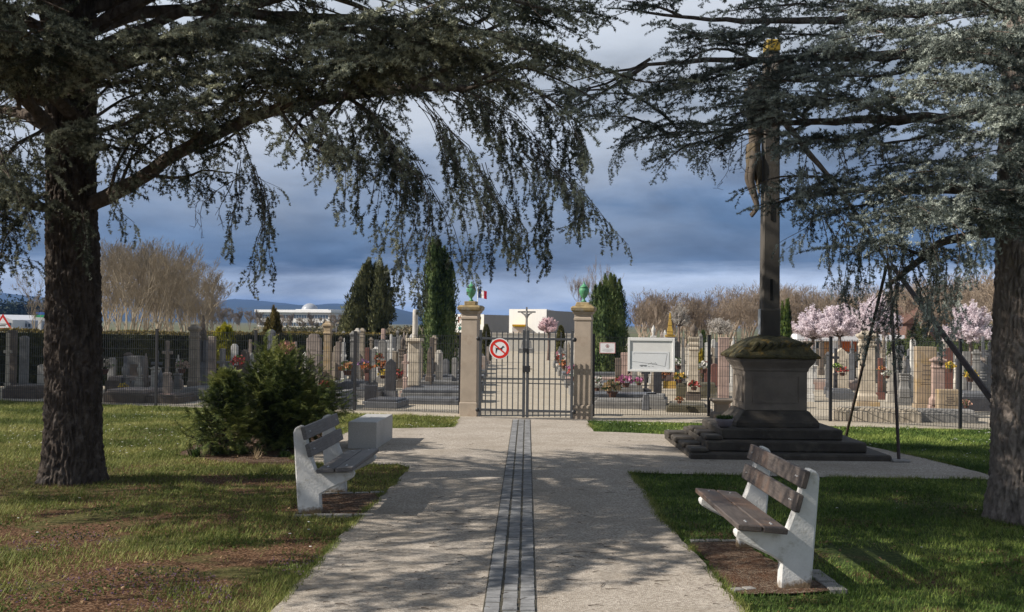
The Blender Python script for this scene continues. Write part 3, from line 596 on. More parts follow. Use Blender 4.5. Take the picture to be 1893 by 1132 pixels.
def grave(kind, px0, px1, ytop, Y, m, label, ratio=.45, rz=None, group=None, m2=None, name='gravestone', plinth=True):
    pc = (px0+px1)/2; W = (px1-px0)*Y/F*.95; X = (pc-CX)/F*Y; H = CAMH-(ytop-yh(pc))*Y/F
    t = thing(name, label, 'gravestone', (X, Y, 0), GRZ2 if rz is None else rz, group)
    A = ST[m]; B = ST[m2 or m]; h = W/2; D = min(max(W*ratio, .12), .5)/2
    pz = min(.22, H*.18) if plinth else 0
    if pz: MB().box(-h-.04, h+.04, -D-.05, D+.05, 0, pz, .01, .01).build('base', B, t, bevel=.01)
    def bx(nm, *a, mm=A, bv=.012, par=t, **k): return MB().box(*a, **k).build(nm, mm, par, bevel=bv)
    if kind == 'flat': bx('stele', -h, h, -D, D, pz, H)
    elif kind == 'round':
        n = 12; P = [(-h,pz),(h,pz)]+[(h*math.cos(PI*k/n), H-h*.75+h*.75*math.sin(PI*k/n)) for k in range(n+1)]
        MB().prism(P, -D, D).build('stele', A, t, bevel=.01)
    elif kind == 'ogee':
        P = [(-h,pz),(h,pz),(h,H-h*.7),(h*.75,H-h*.55),(h*.6,H-h*.2),(h*.25,H),(-h*.25,H),(-h*.6,H-h*.2),(-h*.75,H-h*.55),(-h,H-h*.7)]
        MB().prism(P, -D, D).build('stele', A, t, bevel=.01)
    elif kind == 'gable':
        MB().prism([(-h,pz),(h,pz),(h,H-h*.9),(0,H),(-h,H-h*.9)], -D, D).build('stele', A, t, bevel=.012)
    elif kind == 'slant':
        MB().prism([(-h,pz),(h,pz),(h*.9,H-h*.5),(h*.2,H),(-h*.6,H-.03)], -D, D).build('stele', A, t, bevel=.02)
    elif kind in ('cross', 'pedcross'):
        ph = H*.50 if kind == 'pedcross' else H*.22
        b_ = MB(); hb = h*.62
        b_.sqlathe([(hb,pz),(hb*.9,ph-.08),(hb*1.05,ph-.06),(hb*1.05,ph-.02),(hb*.6,ph)], ay=.8); b_.build('pedestal', A, t, bevel=.01)
        c_ = max(h*.2, .035); ca_ = ph + (H-ph)*.62
        MB().box(-c_,c_,-c_,c_,ph,H).build('cross_shaft', A, t, bevel=.01); MB().box(-h,h,-c_*.9,c_*.9,ca_-c_,ca_+c_).build('cross_arm', A, t, bevel=.01)
    elif kind == 'column':
        MB().sqlathe([(h,pz),(h,pz+.12),(h*.8,pz+.18),(h*.72,H*.80),(h*.85,H*.815),(h*.85,H*.83),(h*.72,H*.85),(h*.74,H*.90),(h*1.0,H*.93),(h*1.0,H*.955),(h*.6,H*.975),(h*.5,H)], ay=.85).build('shaft', A, t, bevel=.008)
    elif kind == 'urn':
        hc = H-.34
        MB().sqlathe([(h,pz),(h,pz+.2),(h*.8,pz+.26),(h*.70,hc*.78),(h*.84,hc*.80),(h*.84,hc*.82),(h*.7,hc*.84),(h*.84,hc*.88),(h*.84,hc*.90),(h*.72,hc*.92),(h*.95,hc*.97),(h*.95,hc)], ay=.9).build('shaft', A, t, bevel=.008)
        MB().lathe([(h*.5,hc),(h*.3,hc+.05),(h*.62,hc+.13),(h*.66,hc+.20),(h*.4,hc+.26),(h*.2,hc+.30),(.01,H)], 12).build('urn', B, t, smooth=True)
    elif kind == 'shrine':
        hc = H*.68
        MB().box(-h*.9,h*.9,-D,D,pz,hc*.6).build('shaft', A, t, bevel=.01)
        q = MB()
        for sx in (-1,1): q.box(sx*h*.9-.0 if sx<0 else h*.9-.09, -h*.9+.09 if sx<0 else h*.9, -D, D, hc*.6, hc)
        q.box(-h*.9+.09,h*.9-.09,0,D*.9,hc*.6,hc*.99).build('niche', A, t, bevel=.008)
        MB().box(-h,h,-D*1.15,D*1.15,hc,hc+.06).build('cornice', B, t, bevel=.01)
        MB().sqlathe([(h*.62,hc+.06),(h*.55,hc+.14),(h*.6,hc+.16),(h*.36,hc+(H-hc)*.45),(h*.42,hc+(H-hc)*.48),(h*.2,hc+(H-hc)*.75),(h*.26,hc+(H-hc)*.78),(.015,H)]).build('spire', B, t, bevel=.008)
    elif kind == 'obelisk':
        MB().sqlathe([(h,pz),(h,pz+.2),(h*.8,pz+.24),(h*.5,H-.12),(.01,H)]).build('obelisk', A, t, bevel=.01)
    elif kind == 'statue':
        hc = H*.55; MB().sqlathe([(h,pz),(h*.85,pz+.05),(h*.8,hc-.06),(h,hc-.03),(h,hc)]).build('pedestal', A, t, bevel=.01)
        MB().lathe([(h*.65,hc),(h*.62,hc+.1),(h*.4,hc+(H-hc)*.55),(h*.55,hc+(H-hc)*.7),(h*.4,hc+(H-hc)*.80),(h*.17,hc+(H-hc)*.83),(h*.25,hc+(H-hc)*.91),(h*.18,hc+(H-hc)*.98),(.01,H)], 10).build('statue', B, t, smooth=True)
    if kind in ('flat','round','ogee','gable') and W > .3:
        z0, z1 = pz+(H-pz)*.35, pz+(H-pz)*.72
        MB().box(-h*.6,h*.6,-D-.008,-D-.001,z0,z1).build('inscription_panel', B if m2 else A, t)
        if Y < 32:
            q = MB(); rq = random.Random(int(px0*7)); nl = 4
            for k in range(nl): ww = h*rq.uniform(.2,.5); zz = z1-(z1-z0)*(k+.7)/(nl+.6); q.box(-ww, ww, -D-.0105, -D-.0085, zz, zz+.018)
            q.build('engraved_lines', ST['brown'] if m not in ('dark','slate','brown','red') else ST['white'], t)
    return t
def slab(px0, px1, yb, h, dl, m, label, top=None, group=None, name='grave_slab', kerb=.04):
    """tomb whose front bottom edge runs from px0 to px1 at pixel row yb"""
    pc = (px0+px1)/2; g = gnd(pc, yb); Y = g.y; W = (px1-px0)*Y/F; h0 = W/2
    t = thing(name, label, 'grave', (g.x, Y, 0), GRZ2, group)
    MB().box(-h0, h0, 0, dl, 0, h*.75).build('kerb', ST[m], t, bevel=.012)
    MB().box(-h0+kerb, h0-kerb, kerb, dl-kerb, h*.75, h, .02, .02).build('slab', ST[top or m], t, bevel=.012)
    return t
G = grave
# far left, by the hedge
G('flat', 16, 33, 611, 27.5, 'brown', 'tall dark square gravestone pillar at the far left against the hedge', m2='brown')
G('round', 38, 55, 621, 27, 'grey', 'pale round topped gravestone with oval recess left of the left cedar trunk', m2='dark')
G('cross', 8, 24, 616, 26, 'cream', 'slender yellowish cross in front of the dark square pillar at far left', ratio=.2)
G('round', 72, 88, 674, 25.6, 'pale', 'small pale arched gravestone half hidden by the left cedar trunk')
G('round', 202, 216, 661, 29, 'grey', 'small grey round topped gravestone on the dark grave right of the left cedar trunk')
G('flat', 238, 268, 658, 28, 'grey', 'wide grey square gravestone with a dark obelisk relief by the hedge', m2='brown')
G('flat', 231, 239, 659, 28.5, 'slate', 'narrow slate gravestone touching the wide grey one with the relief')
G('cross', 281, 303, 648, 27, 'slate', 'grey granite cross partly behind the fence post right of the left trunk')
G('pedcross', 300, 322, 630, 24.3, 'rose', 'weathered stone cross on a tall pedestal right behind the mesh fence', m2='pink')
G('statue', 324, 338, 656, 26.5, 'grey', 'small grey carved statue grave between pedestal cross and tall monument', m2='pale')
G('column', 350, 372, 600, 27, 'tan', 'tall tan sandstone monument pillar with stepped cap left of the golden bush', m2='brown')
G('shrine', 366, 386, 583, 27.6, 'slate', 'tall slate shrine monument with spire behind the tan pillar', m2='brown')
G('flat', 386, 400, 622, 28.5, 'rose', 'rosy flat topped gravestone beside the tall shrine monument')
G('cross', 402, 419, 645, 27.5, 'grey', 'thick grey stone cross below the golden green bush')
G('flat', 419, 432, 668, 26.5, 'slate', 'low grey gravestone beside the thick grey cross')
G('ogee', 429, 441, 636, 28, 'white', 'white scroll topped gravestone above the yew shrub')
G('cross', 458, 470, 628, 30, 'rose', 'rosy stone cross left of the dark fence post above the shrub')
G('slant', 493, 511, 609, 29, 'slate', 'blue grey slanted gravestone in front of the brown conifer')
G('ogee', 568, 596, 617, 29, 'rose', 'broad rosy gravestone with shaped top left of the yellow lichen column')
G('column', 598, 616, 594, 29.5, 'lichen', 'tall yellow lichen column with capital left of the round cypress', m2='gold')
G('cross', 541, 555, 632, 31, 'rose', 'small rosy cross behind the peach flowering bush')
G('statue', 632, 643, 625, 31, 'white', 'bright white statue gravestone right of the yellow lichen column')
G('flat', 622, 631, 632, 30, 'rose', 'narrow rosy gravestone between lichen column and white statue')
G('column', 656, 667, 607, 32, 'pale', 'pale stone column left of the tilted cypress trunks')
G('flat', 706, 713, 608, 34, 'pink', 'narrow pink pillar gravestone right of the tilted cypress')
G('cross', 717, 731, 618, 32, 'white', 'whitish cross gravestone between the two left cypresses')
G('gable', 700, 716, 626, 33, 'grey', 'grey gabled gravestone left of the whitish cross')
G('flat', 676, 685, 643, 30, 'red', 'narrow dark red gravestone below the tilted cypress')
G('round', 685, 697, 645, 30, 'grey', 'grey round gravestone right beside the narrow red one')
G('cross', 734, 747, 621, 31, 'grey', 'grey cross on narrow column just left of the broken column monument')
G('gable', 714, 734, 663, 27, 'dark', 'black gabled granite shrine in front of the packed rows', m2='slate')
G('pedcross', 744, 758, 655, 26.5, 'pink', 'pink sandstone pedestal cross before the broken column monument', ratio=.6)
bc = G('flat', 757, 779, 626, 28.5, 'cream', 'large cream monument bearing a broken column left of the tall cypress', ratio=.8, m2='brown')
MB().lathe([(.08,1.46),(.075,1.5),(.07,2.18),(.05,2.22)], 12).build('broken_column', ST['pale'], bc, smooth=True)
MB().box(-.19,.19,-.22,.22,1.38,1.46).build('cornice', ST['cream'], bc, bevel=.01)
G('flat', 676, 700, 712, 24.6, 'dark', 'black granite headstone behind the fence left of the gate', m2='slate')
# filler rows, left side
kinds = ['flat','round','cross','gable','ogee','column','urn','obelisk','pedcross']
cols = ['grey','pale','rose','grey','slate','white','tan','grey','brown','dark','brown','slate']
def fill(n, pxr, Yr, topo, label, group, seed, wr=(7,14)):
    rd = random.Random(seed)
    for i in range(n):
        Y = rd.uniform(*Yr); px = rd.uniform(*pxr); wpx = rd.uniform(*wr)*34/Y; k = rd.choice(kinds)
        H = rd.uniform(.6, 1.45) if k not in ('column','urn','obelisk') else rd.uniform(1.1, 1.75)
        H *= topo; ytop = yh(px)+(CAMH-H)*F/Y
        G(k, px-wpx/2, px+wpx/2, ytop, Y, rd.choice(cols), label, group=group, rz=GRZ2+rd.uniform(-.12,.12))
fill(95, (612, 850), (29, 46), 1.0, 'one of the small weathered gravestones packed in rows behind the black gabled shrine', 'packed gravestones left of the gate', 3)
fill(24, (390, 610), (28, 36), .85, 'one of the low weathered gravestones between the shrub and the hedge', 'low gravestones above the shrub', 4)
fill(46, (1165, 1350), (29, 46), .98, 'one of the small gravestones packed behind the notice board and the cream urn column', 'packed gravestones right of the gate', 5)
fill(64, (1485, 1840), (26, 42), .95, 'one of the small gravestones packed in rows between the cross and the right cedar', 'packed gravestones on the right side', 6)
fill(20, (1030, 1066), (34, 60), .8, 'one of the low gravestones along the right edge of the gravel alley', 'gravestones right of the alley', 8)
fill(10, (884, 905), (36, 60), .6, 'one of the low gravestones along the left edge of the gravel alley', 'gravestones left of the alley', 9)
# slabs left
slab(187, 268, 746, .30, 1.1, 'brown', 'brown granite tomb with planted trough right of the left cedar trunk', 'rose')
slab(190, 292, 728, .42, 1.0, 'brown', 'stepped tomb with rosy top behind the brown planted tomb', 'rose')
slab(330, 402, 741, .30, 1.0, 'grey', 'pale concrete tomb left of the yew shrub behind the fence')
slab(262, 330, 747, .2, 1.0, 'brown', 'low brown stone tomb around the pedestal cross')
slab(600, 630, 757, .36, 1.2, 'grey', 'pale grey tomb just right of the yew shrub behind the fence')
slab(612, 678, 722, .25, 1.1, 'slate', 'light slate tomb slab behind the pale grey tomb')
slab(672, 735, 756, .20, 1.0, 'slate', 'dark open framed tomb behind the fence left of the gate', 'dark')
slab(735, 848, 749, .16, 1.3, 'slate', 'long slate grey tomb nearest the left gate pillar')
slab(752, 850, 731, .22, 1.1, 'slate', 'slate grey tomb slab behind the long one by the left pillar')
slab(776, 850, 714, .25, 1.2, 'grey', 'grey tomb slab at the foot of the tall columnar cypress', 'slate')
slab(640, 700, 736, .22, 1.0, 'grey', 'grey tomb slab left of the black headstone')
slab(0, 72, 738, .30, 1.0, 'brown', 'dark shaded tomb at the far left behind the fence')
# right of gate
slab(1098, 1190, 757, .22, 1.3, 'grey', 'wide pale grey tomb beneath the small white sign', 'grey')
slab(1185, 1232, 758, .30, 1.2, 'grey', 'grey tomb beneath the notice board')
slab(1100, 1180, 728, .30, 1.2, 'slate', 'slate tomb with flowers behind the wide pale tomb')
slab(1232, 1308, 764, .16, 1.2, 'moss', 'dark mossy collapsed tomb left of the stone cross steps', 'moss')
slab(1250, 1326, 737, .38, 1.0, 'moss', 'dark mossy raised tomb behind the collapsed one', 'moss')
slab(1500, 1598, 722, .30, 1.4, 'pink', 'pink kerbed tomb to the right of the cross pedestal', 'rose')
slab(1536, 1580, 740, .26, 1.0, 'slate', 'blue grey slab between fence post and tall cream monument')
slab(1545, 1700, 781, .28, .5, 'cream', 'long low cream lichen wall kerb behind the right fence')
slab(1700, 1806, 783, .26, .5, 'grey', 'low grey stone kerb beneath the orange lichen monument')
slab(1778, 1836, 762, .42, 1.2, 'dark', 'black granite tomb beside the right cedar trunk', 'slate')
slab(1360, 1420, 760, .3, 1.0, 'grey', 'grey tomb seen behind the cross pedestal')
G('flat', 1138, 1150, 662, 33, 'brown', 'dark inscribed gravestone at the foot of the right cypress')
G('flat', 1148, 1163, 652, 33.6, 'pink', 'pink stepped gravestone left of the notice board')
G('cross', 1186, 1204, 672, 29, 'dark', 'left one of two black granite crosses beneath the notice board')
G('flat', 1209, 1225, 660, 26.5, 'dark', 'black granite pillar beneath the notice board, right of the black cross')
G('slant', 1187, 1203, 727, 23.6, 'slate', 'small tilted slate book stone on the tomb under the notice board', plinth=False)
G('urn', 1202, 1215, 601, 34, 'white', 'white urn column rising above the notice board')
G('shrine', 1229, 1249, 578, 32, 'pink', 'pink shrine with golden spire right of the notice board', m2='gold')
G('urn', 1271, 1295, 598, 27, 'cream', 'tall cream column with carved urn between notice board and fence post', m2='brown')
G('flat', 1303, 1315, 668, 29, 'red', 'red granite gravestone directly behind the fence post right of the cream column')
G('round', 1315, 1328, 672, 30, 'red', 'round red granite gravestone left of the pink pillar')
G('flat', 1328, 1349, 624, 24.5, 'pink', 'tall pale pink sandstone pillar left of the cross pedestal', ratio=.9, m2='pink')
G('statue', 1350, 1362, 622, 31, 'white', 'white statue gravestone behind the tall pink pillar')
G('gable', 1541, 1569, 643, 29.5, 'cream', 'cream gabled gravestone in front of the columbarium', ratio=.7)
G('statue', 1497, 1512, 640, 33, 'white', 'white carved statue right of the cross pedestal')
mm = G('column', 1584, 1622, 612, 24.2, 'cream', 'tall cream monument with damaged lichen top behind the prop leg', ratio=.9, m2='lichen')
G('flat', 1623, 1633, 662, 28, 'red', 'narrow red gravestone right of the tall cream monument')
G('gable', 1642, 1657, 650, 27, 'pale', 'pale gabled gravestone between the two prop legs')
G('urn', 1662, 1682, 664, 26, 'grey', 'grey carved urn pedestal left of the orange lichen monument')
G('round', 1683, 1693, 628, 26, 'white', 'thin white gravestone left of the orange lichen monument')
G('flat', 1692, 1730, 641, 23.6, 'lichen', 'large pink and orange lichen monument left of the fence post', ratio=.7)
G('column', 1720, 1749, 660, 23.2, 'pink', 'stepped pink pedestal joined to the orange lichen monument')
G('flat', 1733, 1773, 720, 22.6, 'lichen', 'low lichen covered stone block left of the last fence post', ratio=.8)
G('round', 1744, 1762, 643, 28, 'red', 'rounded red gravestone just left of the last fence post')
G('flat', 1768, 1778, 650, 27, 'dark', 'black gravestone directly behind the last fence post')
G('flat', 1779, 1794, 650, 29, 'grey', 'grey gravestone with dark panel right of the last fence post', m2='dark')
G('gable', 1789, 1834, 666, 27, 'slate', 'wide slate gabled tomb front beside the right cedar trunk')
G('cross', 1806, 1829, 622, 30, 'slate', 'slate pedestal cross with white photo beside the right cedar trunk', m2='white')
G('cross', 1160, 1176, 640, 36, 'pink', 'pink cross hidden partly behind the notice board')
fill(16, (190, 345), (25.5, 29), .62, 'one of the low gravestones before the hedge right of the left cedar trunk', 'low gravestones by the hedge', 14)
# flowers
def bouquet(px, py, Y, s, col, label, potc=(.10,.05,.035), group=None, z=None):
    p = at(px, py, Y); zz = max(.02, p.z) if z is None else z
    t = thing('flower_pot', label, 'flowers', (p.x, Y, zz), 0, group)
    MB().lathe([(s*.35,0),(s*.5,s*.5),(s*.45,s*.5)], 10).build('pot', mat('pot_%d' % int(potc[0]*1000), potc, var=.2), t)
    T = []; rd = random
    for _ in range(70):
        d = Vector((rd.gauss(0,1), rd.gauss(0,1), abs(rd.gauss(0,1))+.2)).normalized()*s*rd.uniform(.5,1); c = Vector((0,0,s*.55))+d
        a = Vector((rd.gauss(0,1), rd.gauss(0,1), rd.gauss(0,1))).normalized()*s*.22; b = a.cross(Vector((rd.gauss(0,1), rd.gauss(0,1), rd.gauss(0,1)))).normalized()*s*.22
        T.append([c-a, c+b, c+a]); T.append([c-a, c+a, c-b])
    k = [tuple(v) for t_ in T for v in t_]; k = np.array(k).reshape(-1,3,3)
    trimesh('blooms', k[:100], mat('bloom_%d_%d_%d' % tuple(int(x*99) for x in col), col, var=.4, scale=30, bump=0, rough=.6, trans=.2), t)
    trimesh('leaves', k[100:], foliage('pot_leaves', (.03,.06,.02), (.06,.11,.03), (.12,.17,.06)), t)
Yl, Or, Re, Pk, Wh, Pu, Pe, St = (.60,.42,.05), (.48,.18,.07), (.34,.05,.04), (.52,.18,.34), (.62,.60,.56), (.25,.12,.28), (.50,.30,.23), (.36,.26,.14)
for a in [(228,722,25.2,.12,Yl,'yellow flowers in the brown trough right of the left trunk'),(440,684,26,.22,Re,'red flowers on a grave left of the yew shrub'),
          (1157,716,26,.20,Pk,'bright pink potted flowers on the slate tomb left of the notice board'),(1132,735,24.6,.26,St,'straw coloured dried wreath on the wide pale tomb'),
          (1145,713,26.5,.15,Re,'red flowers beside the bright pink ones'),(1181,713,27,.14,Pk,'small pink flowers under the left of the notice board'),(1106,712,26,.14,Wh,'white figurines and flowers by the right gate pillar'),
          (1236,693,29,.20,Yl,'yellow flowers at the lower right corner of the notice board'),(1227,700,28,.15,Or,'orange flowers beneath the notice board'),(1255,683,30,.22,Wh,'white flowers below the pink shrine'),
          (1256,708,28,.18,(.6,.4,.08),'yellow orange bouquet below the white flowers'),(1256,746,23,.10,Or,'small orange flowers on the mossy tomb'),(1300,690,28.5,.2,Wh,'white flowers at the foot of the golden conifer'),
          (1557,695,28.5,.16,Re,'red flowers before the cream gabled gravestone'),(1547,686,28.6,.14,(.2,.3,.05),'green plant left of the cream gabled gravestone'),(1793,706,26,.20,Yl,'yellow flowers left of the black tomb by the right trunk'),
          (1755,688,26,.16,Yl,'yellow flowers left of the last fence post'),(1640,700,26.4,.14,Wh,'white flowers between the prop legs'),(1630,690,27,.12,Or,'orange flowers at the narrow red gravestone'),
          (1786,755,23,.12,Pe,'pale pink flowers in front of the black tomb'),(705,688,28,.2,Or,'orange flowers left of the black gabled shrine'),(708,700,27.5,.15,Yl,'yellow flowers left of the black gabled shrine'),
          (677,690,28,.18,Or,'low orange flowers below the narrow red gravestone'),(642,694,28,.24,(.35,.17,.07),'round dry reddish plant right of the yew shrub'),(672,682,28.5,.16,Pu,'purple flowers left of the orange ones'),
          (738,700,28,.16,Re,'reddish flowers between shrine and pink pedestal'),(697,672,30,.2,(.45,.16,.10),'rust red flower pile above the orange flowers'),
          (600,722,25.6,.16,Re,'dark red plant by the pale grey tomb'),(336,690,26,.2,(.35,.26,.2),'dry flowers beneath the tall tan monument pillar'),(192,692,27,.25,(.42,.36,.28),'dry grassy plant behind the left trunk'),
          (1283,722,26,.16,Re,'red flowers on the dark mossy raised tomb'),(1412,700,28,.15,Wh,'white flowers behind the pedestal'),(1726,700,27,.16,(.1,.3,.15),'green vase plant left of the last fence post')]:
    bouquet(*a)
rd = random.Random(5)
for i in range(30):
    Y = rd.uniform(24.5, 56); sX = 1.62+rd.uniform(0, .45)+(Y-27)*.015
    px = CX+sX/Y*F; bouquet(px, 650, Y, rd.uniform(.12,.22), rd.choice([Or,Re,Wh,Pk,Yl,Wh]), 'one of the potted flowers on graves along the right edge of the alley', group='flowers right of the alley', z=.3)
for i in range(16):
    Y = rd.uniform(25, 50); sX = -.88-rd.uniform(0, .35)-(Y-26)*.016
    px = CX+sX/Y*F; bouquet(px, 650, Y, rd.uniform(.12,.22), rd.choice([Or,Or,Wh,St,Yl]), 'one of the potted flowers on graves along the left edge of the alley', group='flowers left of the alley', z=.25)
for i in range(7):
    Y = 24.5+i*3.6; g_ = 1.32+(Y-27)*.014
    t = thing('grave_slab', 'one of the grey tombs lined along the right edge of the alley', 'grave', (g_+.2, Y, 0), 0, 'tombs right of the alley')
    MB().box(0, 1.9, 0, .95, 0, .22).build('kerb', ST['grey'], t, bevel=.01); MB().box(.04, 1.86, .04, .91, .22, .30).build('slab', ST[['slate','grey','pink','slate','grey','pale','slate'][i]], t, bevel=.01)
    t = thing('grave_slab', 'one of the grey tombs lined along the left edge of the alley', 'grave', (-2.62-(Y-27)*.015, Y+.8, 0), 0, 'tombs left of the alley')
    MB().box(0, 1.9, 0, .95, 0, .22).build('kerb', ST['grey'], t, bevel=.01); MB().box(.04, 1.86, .04, .91, .22, .30).build('slab', ST[['slate','grey','slate','pale','grey','slate','grey'][i]], t, bevel=.01)
# ================================================================== FAR BUILDINGS
def fbox(px0, px1, y0, y1, Y): 
    a = at(px0, y1, Y); b = at(px1, y0, Y); return a.x, b.x, min(a.z, b.z), max(a.z, b.z)
METAL_W = mat('white_cladding', (.66,.65,.62), rough=.5, var=.05, scale=2, bump=.3, bscale=2, stretch=(8,8,.1))
METAL_G = mat('grey_cladding', (.215,.215,.21), rough=.5, var=.06, scale=2, bump=0)
CREAMW = mat('cream_render', (.55,.52,.46), var=.06, bump=0)
YEL = mat('yellow_paint', (.75,.42,.02), var=.05, bump=0)
GLASSD = mat('dark_glass', (.05,.07,.09), rough=.15, var=.1, bump=0, spec=.8)
def hall():
    Y = 95.0
    t = thing('warehouse', 'large white and grey clad hall seen beyond the gate', 'building', (0, 0, 0))
    x0, x1, z0, z1 = fbox(941, 1010, 620, 571, Y)
    def quad_house(pts, z, nm, m, par, zz=0):
        k = len(pts); return MB().add([(a, b, zz) for a, b in pts]+[(a, b, z) for a, b in pts], [tuple(range(k-1,-1,-1)), tuple(range(k, 2*k))]+[(q, (q+1)%k, (q+1)%k+k, q+k) for q in range(k)]).build(nm, m, par)
    xl = at(941, 600, Y+2.2).x; W2 = x1-xl
    quad_house([(xl, Y+2.2),(x1, Y),(x1+3, Y+28),(xl+3, Y+30)], z1, 'wall', METAL_W, t)
    xb = at(1066, 600, Y+9).x
    quad_house([(x1+.02, Y+.02),(xb, Y+9),(xb+3, Y+34),(x1+3.02, Y+28)], z1-.12, 'side_wall', METAL_G, t)
    a0, a1, b0_, b1_ = fbox(947, 972, 604, 600, Y-.3); MB().box(a0, a1, Y+.2, Y+2.0, b0_, b1_).build('canopy', YEL, t)
    a0, a1, b0_, b1_ = fbox(947, 970, 617, 605, Y-.1); MB().box(a0, a1, Y+.9, Y+1.8, b0_, b1_).build('door', WHITE_P, t)
    a0, a1, b0_, b1_ = fbox(947, 970, 618.5, 617, Y-.1); MB().box(a0, a1, Y+.7, Y+1.0, b0_, b1_).build('sill', YEL, t)
    t = thing('warehouse', 'lower grey and white clad shop building left of the tall white hall', 'building', (0,0,0))
    x0, x1, z0, z1 = fbox(895, 947, 620, 582, 88)
    xr2 = at(941, 600, 92.).x; quad_house([(x0+.02, 87.5),(xr2, 92.),(xr2, 94.5),(x0+.02, 94.5)], z1, 'wall', METAL_G, t)
    x2, _, _, z2 = fbox(846, 895, 620, 581, 88); quad_house([(x2-.4, 89.2),(x0, 87.5),(x0, 94.5),(x2-.4, 94.5)], z2, 'sign_wall', METAL_W, t)
    a0, a1, b0_, b1_ = fbox(884, 889, 600, 585, 87.2); MB().box(a0, a1, 87.2, 87.4, b0_, b1_).build('yellow_sign', mat('pale_yellow', (.75,.68,.30), bump=0), t)
    a0, a1, b0_, b1_ = fbox(846, 855, 610, 605, 87.2); MB().box(a0, a1, 88.3, 88.7, b0_, b1_).build('green_sign', mat('turquoise', (.12,.50,.42), bump=0), t)
    lp = at(847, 597, 88.4); q = MB()
    q.box(0,.09,0,.04,0,.5); q.box(.26,.35,0,.04,0,.44); q.box(.52,.61,0,.04,0,.44); q.prism([(.09,.36),(.26,.36),(.35,.44),(.26,.5),(.12,.5)], 0, .04); q.prism([(.35,.36),(.52,.36),(.61,.44),(.52,.5),(.40,.5)], 0, .04)
    q.build('sign_letter', mat('orange_letter', (.65,.16,.05), bump=0), t, loc=lp)
    # low boundary wall at the end of the alley
    x0, x1, z0, z1 = fbox(880, 1070, 642, 617, 74)
    w_ = thing('boundary_wall', 'pale low wall closing the far end of the gravel alley', 'wall', (0,0,0)); MB().box(x0-2, x1+1, 74, 74.3, 0, z1).build('wall', CREAMW, w_); MB().box(x0-2.1, x1+1.1, 73.95, 74.35, z1, z1+.08).build('coping', ST['pale'], w_)
hall()
def far_office():
    Y = 420.0
    x0, x1, z0, z1 = fbox(470, 616, 600, 577, Y); xc = (x0+x1)/2; h = (x1-x0)/2/math.cos(math.radians(22))
    t = thing('office_building', 'long white office building with a glass dome far behind the left cemetery', 'building', (xc, Y, 0), math.radians(-22))
    z2 = at(540, 571.5, Y).z
    MB().box(-h, h, 0, 25, 0, z1).build('wall', METAL_W, t); MB().box(-h-.8, h+.8, -1.2, 25, z1, z1+1.0).build('roof', mat('white_roof', (.75,.75,.75), bump=0), t)
    MB().box(-h*.15, h*.75, 5, 20, z1+1.0, z2).build('upper_floor', METAL_W, t)
    for z in (z1-2.3, z1-5.2):
        wb = MB(); n = 26
        for k in range(n): wb.box(-h+1+(2*h-2)*k/n, -h+1+(2*h-2)*(k+.8)/n, -.08, -.01, z, z+1.3)
        wb.build('window_band', GLASSD, t)
    MB().ball((h*.05, 10, z2-.6), 3.4, 16, 10, sz=.9).build('dome', mat('grey_dome', (.35,.37,.40), rough=.3, bump=0), t, smooth=True)
far_office()
def far_left():
    Y = 190.0
    for k, (a, b, y0, c, lb) in enumerate([(-30,23,591,(.7,.7,.7),'white tent roofed hall at the far left edge beyond the hedge'),(24,58,593,(.42,.45,.5),'low grey blue industrial building at the far left beyond the hedge'),(58,86,595,(.5,.5,.52),'low pale industrial building just left of the left cedar trunk')]):
        x0, x1, z0, z1 = fbox(a, b, 612, y0, Y+k*5); t = thing('industrial_building', lb, 'building', (0,0,0))
        MB().box(x0, x1, Y+k*5, Y+k*5+15, 0, z1).build('wall', mat('ind%d' % k, c, bump=0, var=.08), t); wb = MB()
        for j in range(5): wb.box(x0+(x1-x0)*(j+.15)/5, x0+(x1-x0)*(j+.75)/5, Y+k*5-.05, Y+k*5-.01, z1-1.1, z1-.5)
        wb.build('window', GLASSD, t)
        if k == 0: MB().prism([(x0,z1),(x1,z1),((x0+x1)/2,z1+.9)], Y, Y+15).build('roof', WHITE_P, t)
    x0, x1, z0, z1 = fbox(65, 81, 592, 577, 180.); t = thing('sign_tower', 'blue and green advertising sign tower left of the left cedar trunk', 'sign', (0,0,0))
    MB().box(x0+.5, x1-.5, 180, 180.5, 0, z0).build('post', METAL_W, t)
    h_ = (z1-z0)/3
    for j, c in enumerate([(.6,.6,.6),(.05,.35,.15),(.04,.14,.5)]): MB().box(x0, x1, 180, 180.5, z0+h_*j, z0+h_*(j+1)-.02).build('sign_panel', mat('panel%d' % j, c, bump=0), t)
    s0 = at(5, 611, 44.); t = thing('road_sign', 'red bordered triangular warning road sign beyond the hedge at far left', 'road sign', (s0.x, 44, 0))
    r = .42; zc = s0.z
    MB().prism([(-r,zc),(r,zc),(0,zc+r*1.6)], -.01, .01).build('red_border', RED_P, t); MB().prism([(-r*.66,zc+.10),(r*.66,zc+.10),(0,zc+r*1.25)], -.015, -.0105).build('plate', WHITE_P, t)
    MB().box(-.2,.12,-.018,-.0155,zc+.17,zc+.21).box(-.1,.2,-.0185,-.0158,zc+.24,zc+.27).build('symbol', BLACK_M, t); MB().tube([(0,.03,0),(0,.03,zc+.3)], .03, 6).build('post', ALU, t)
far_left()
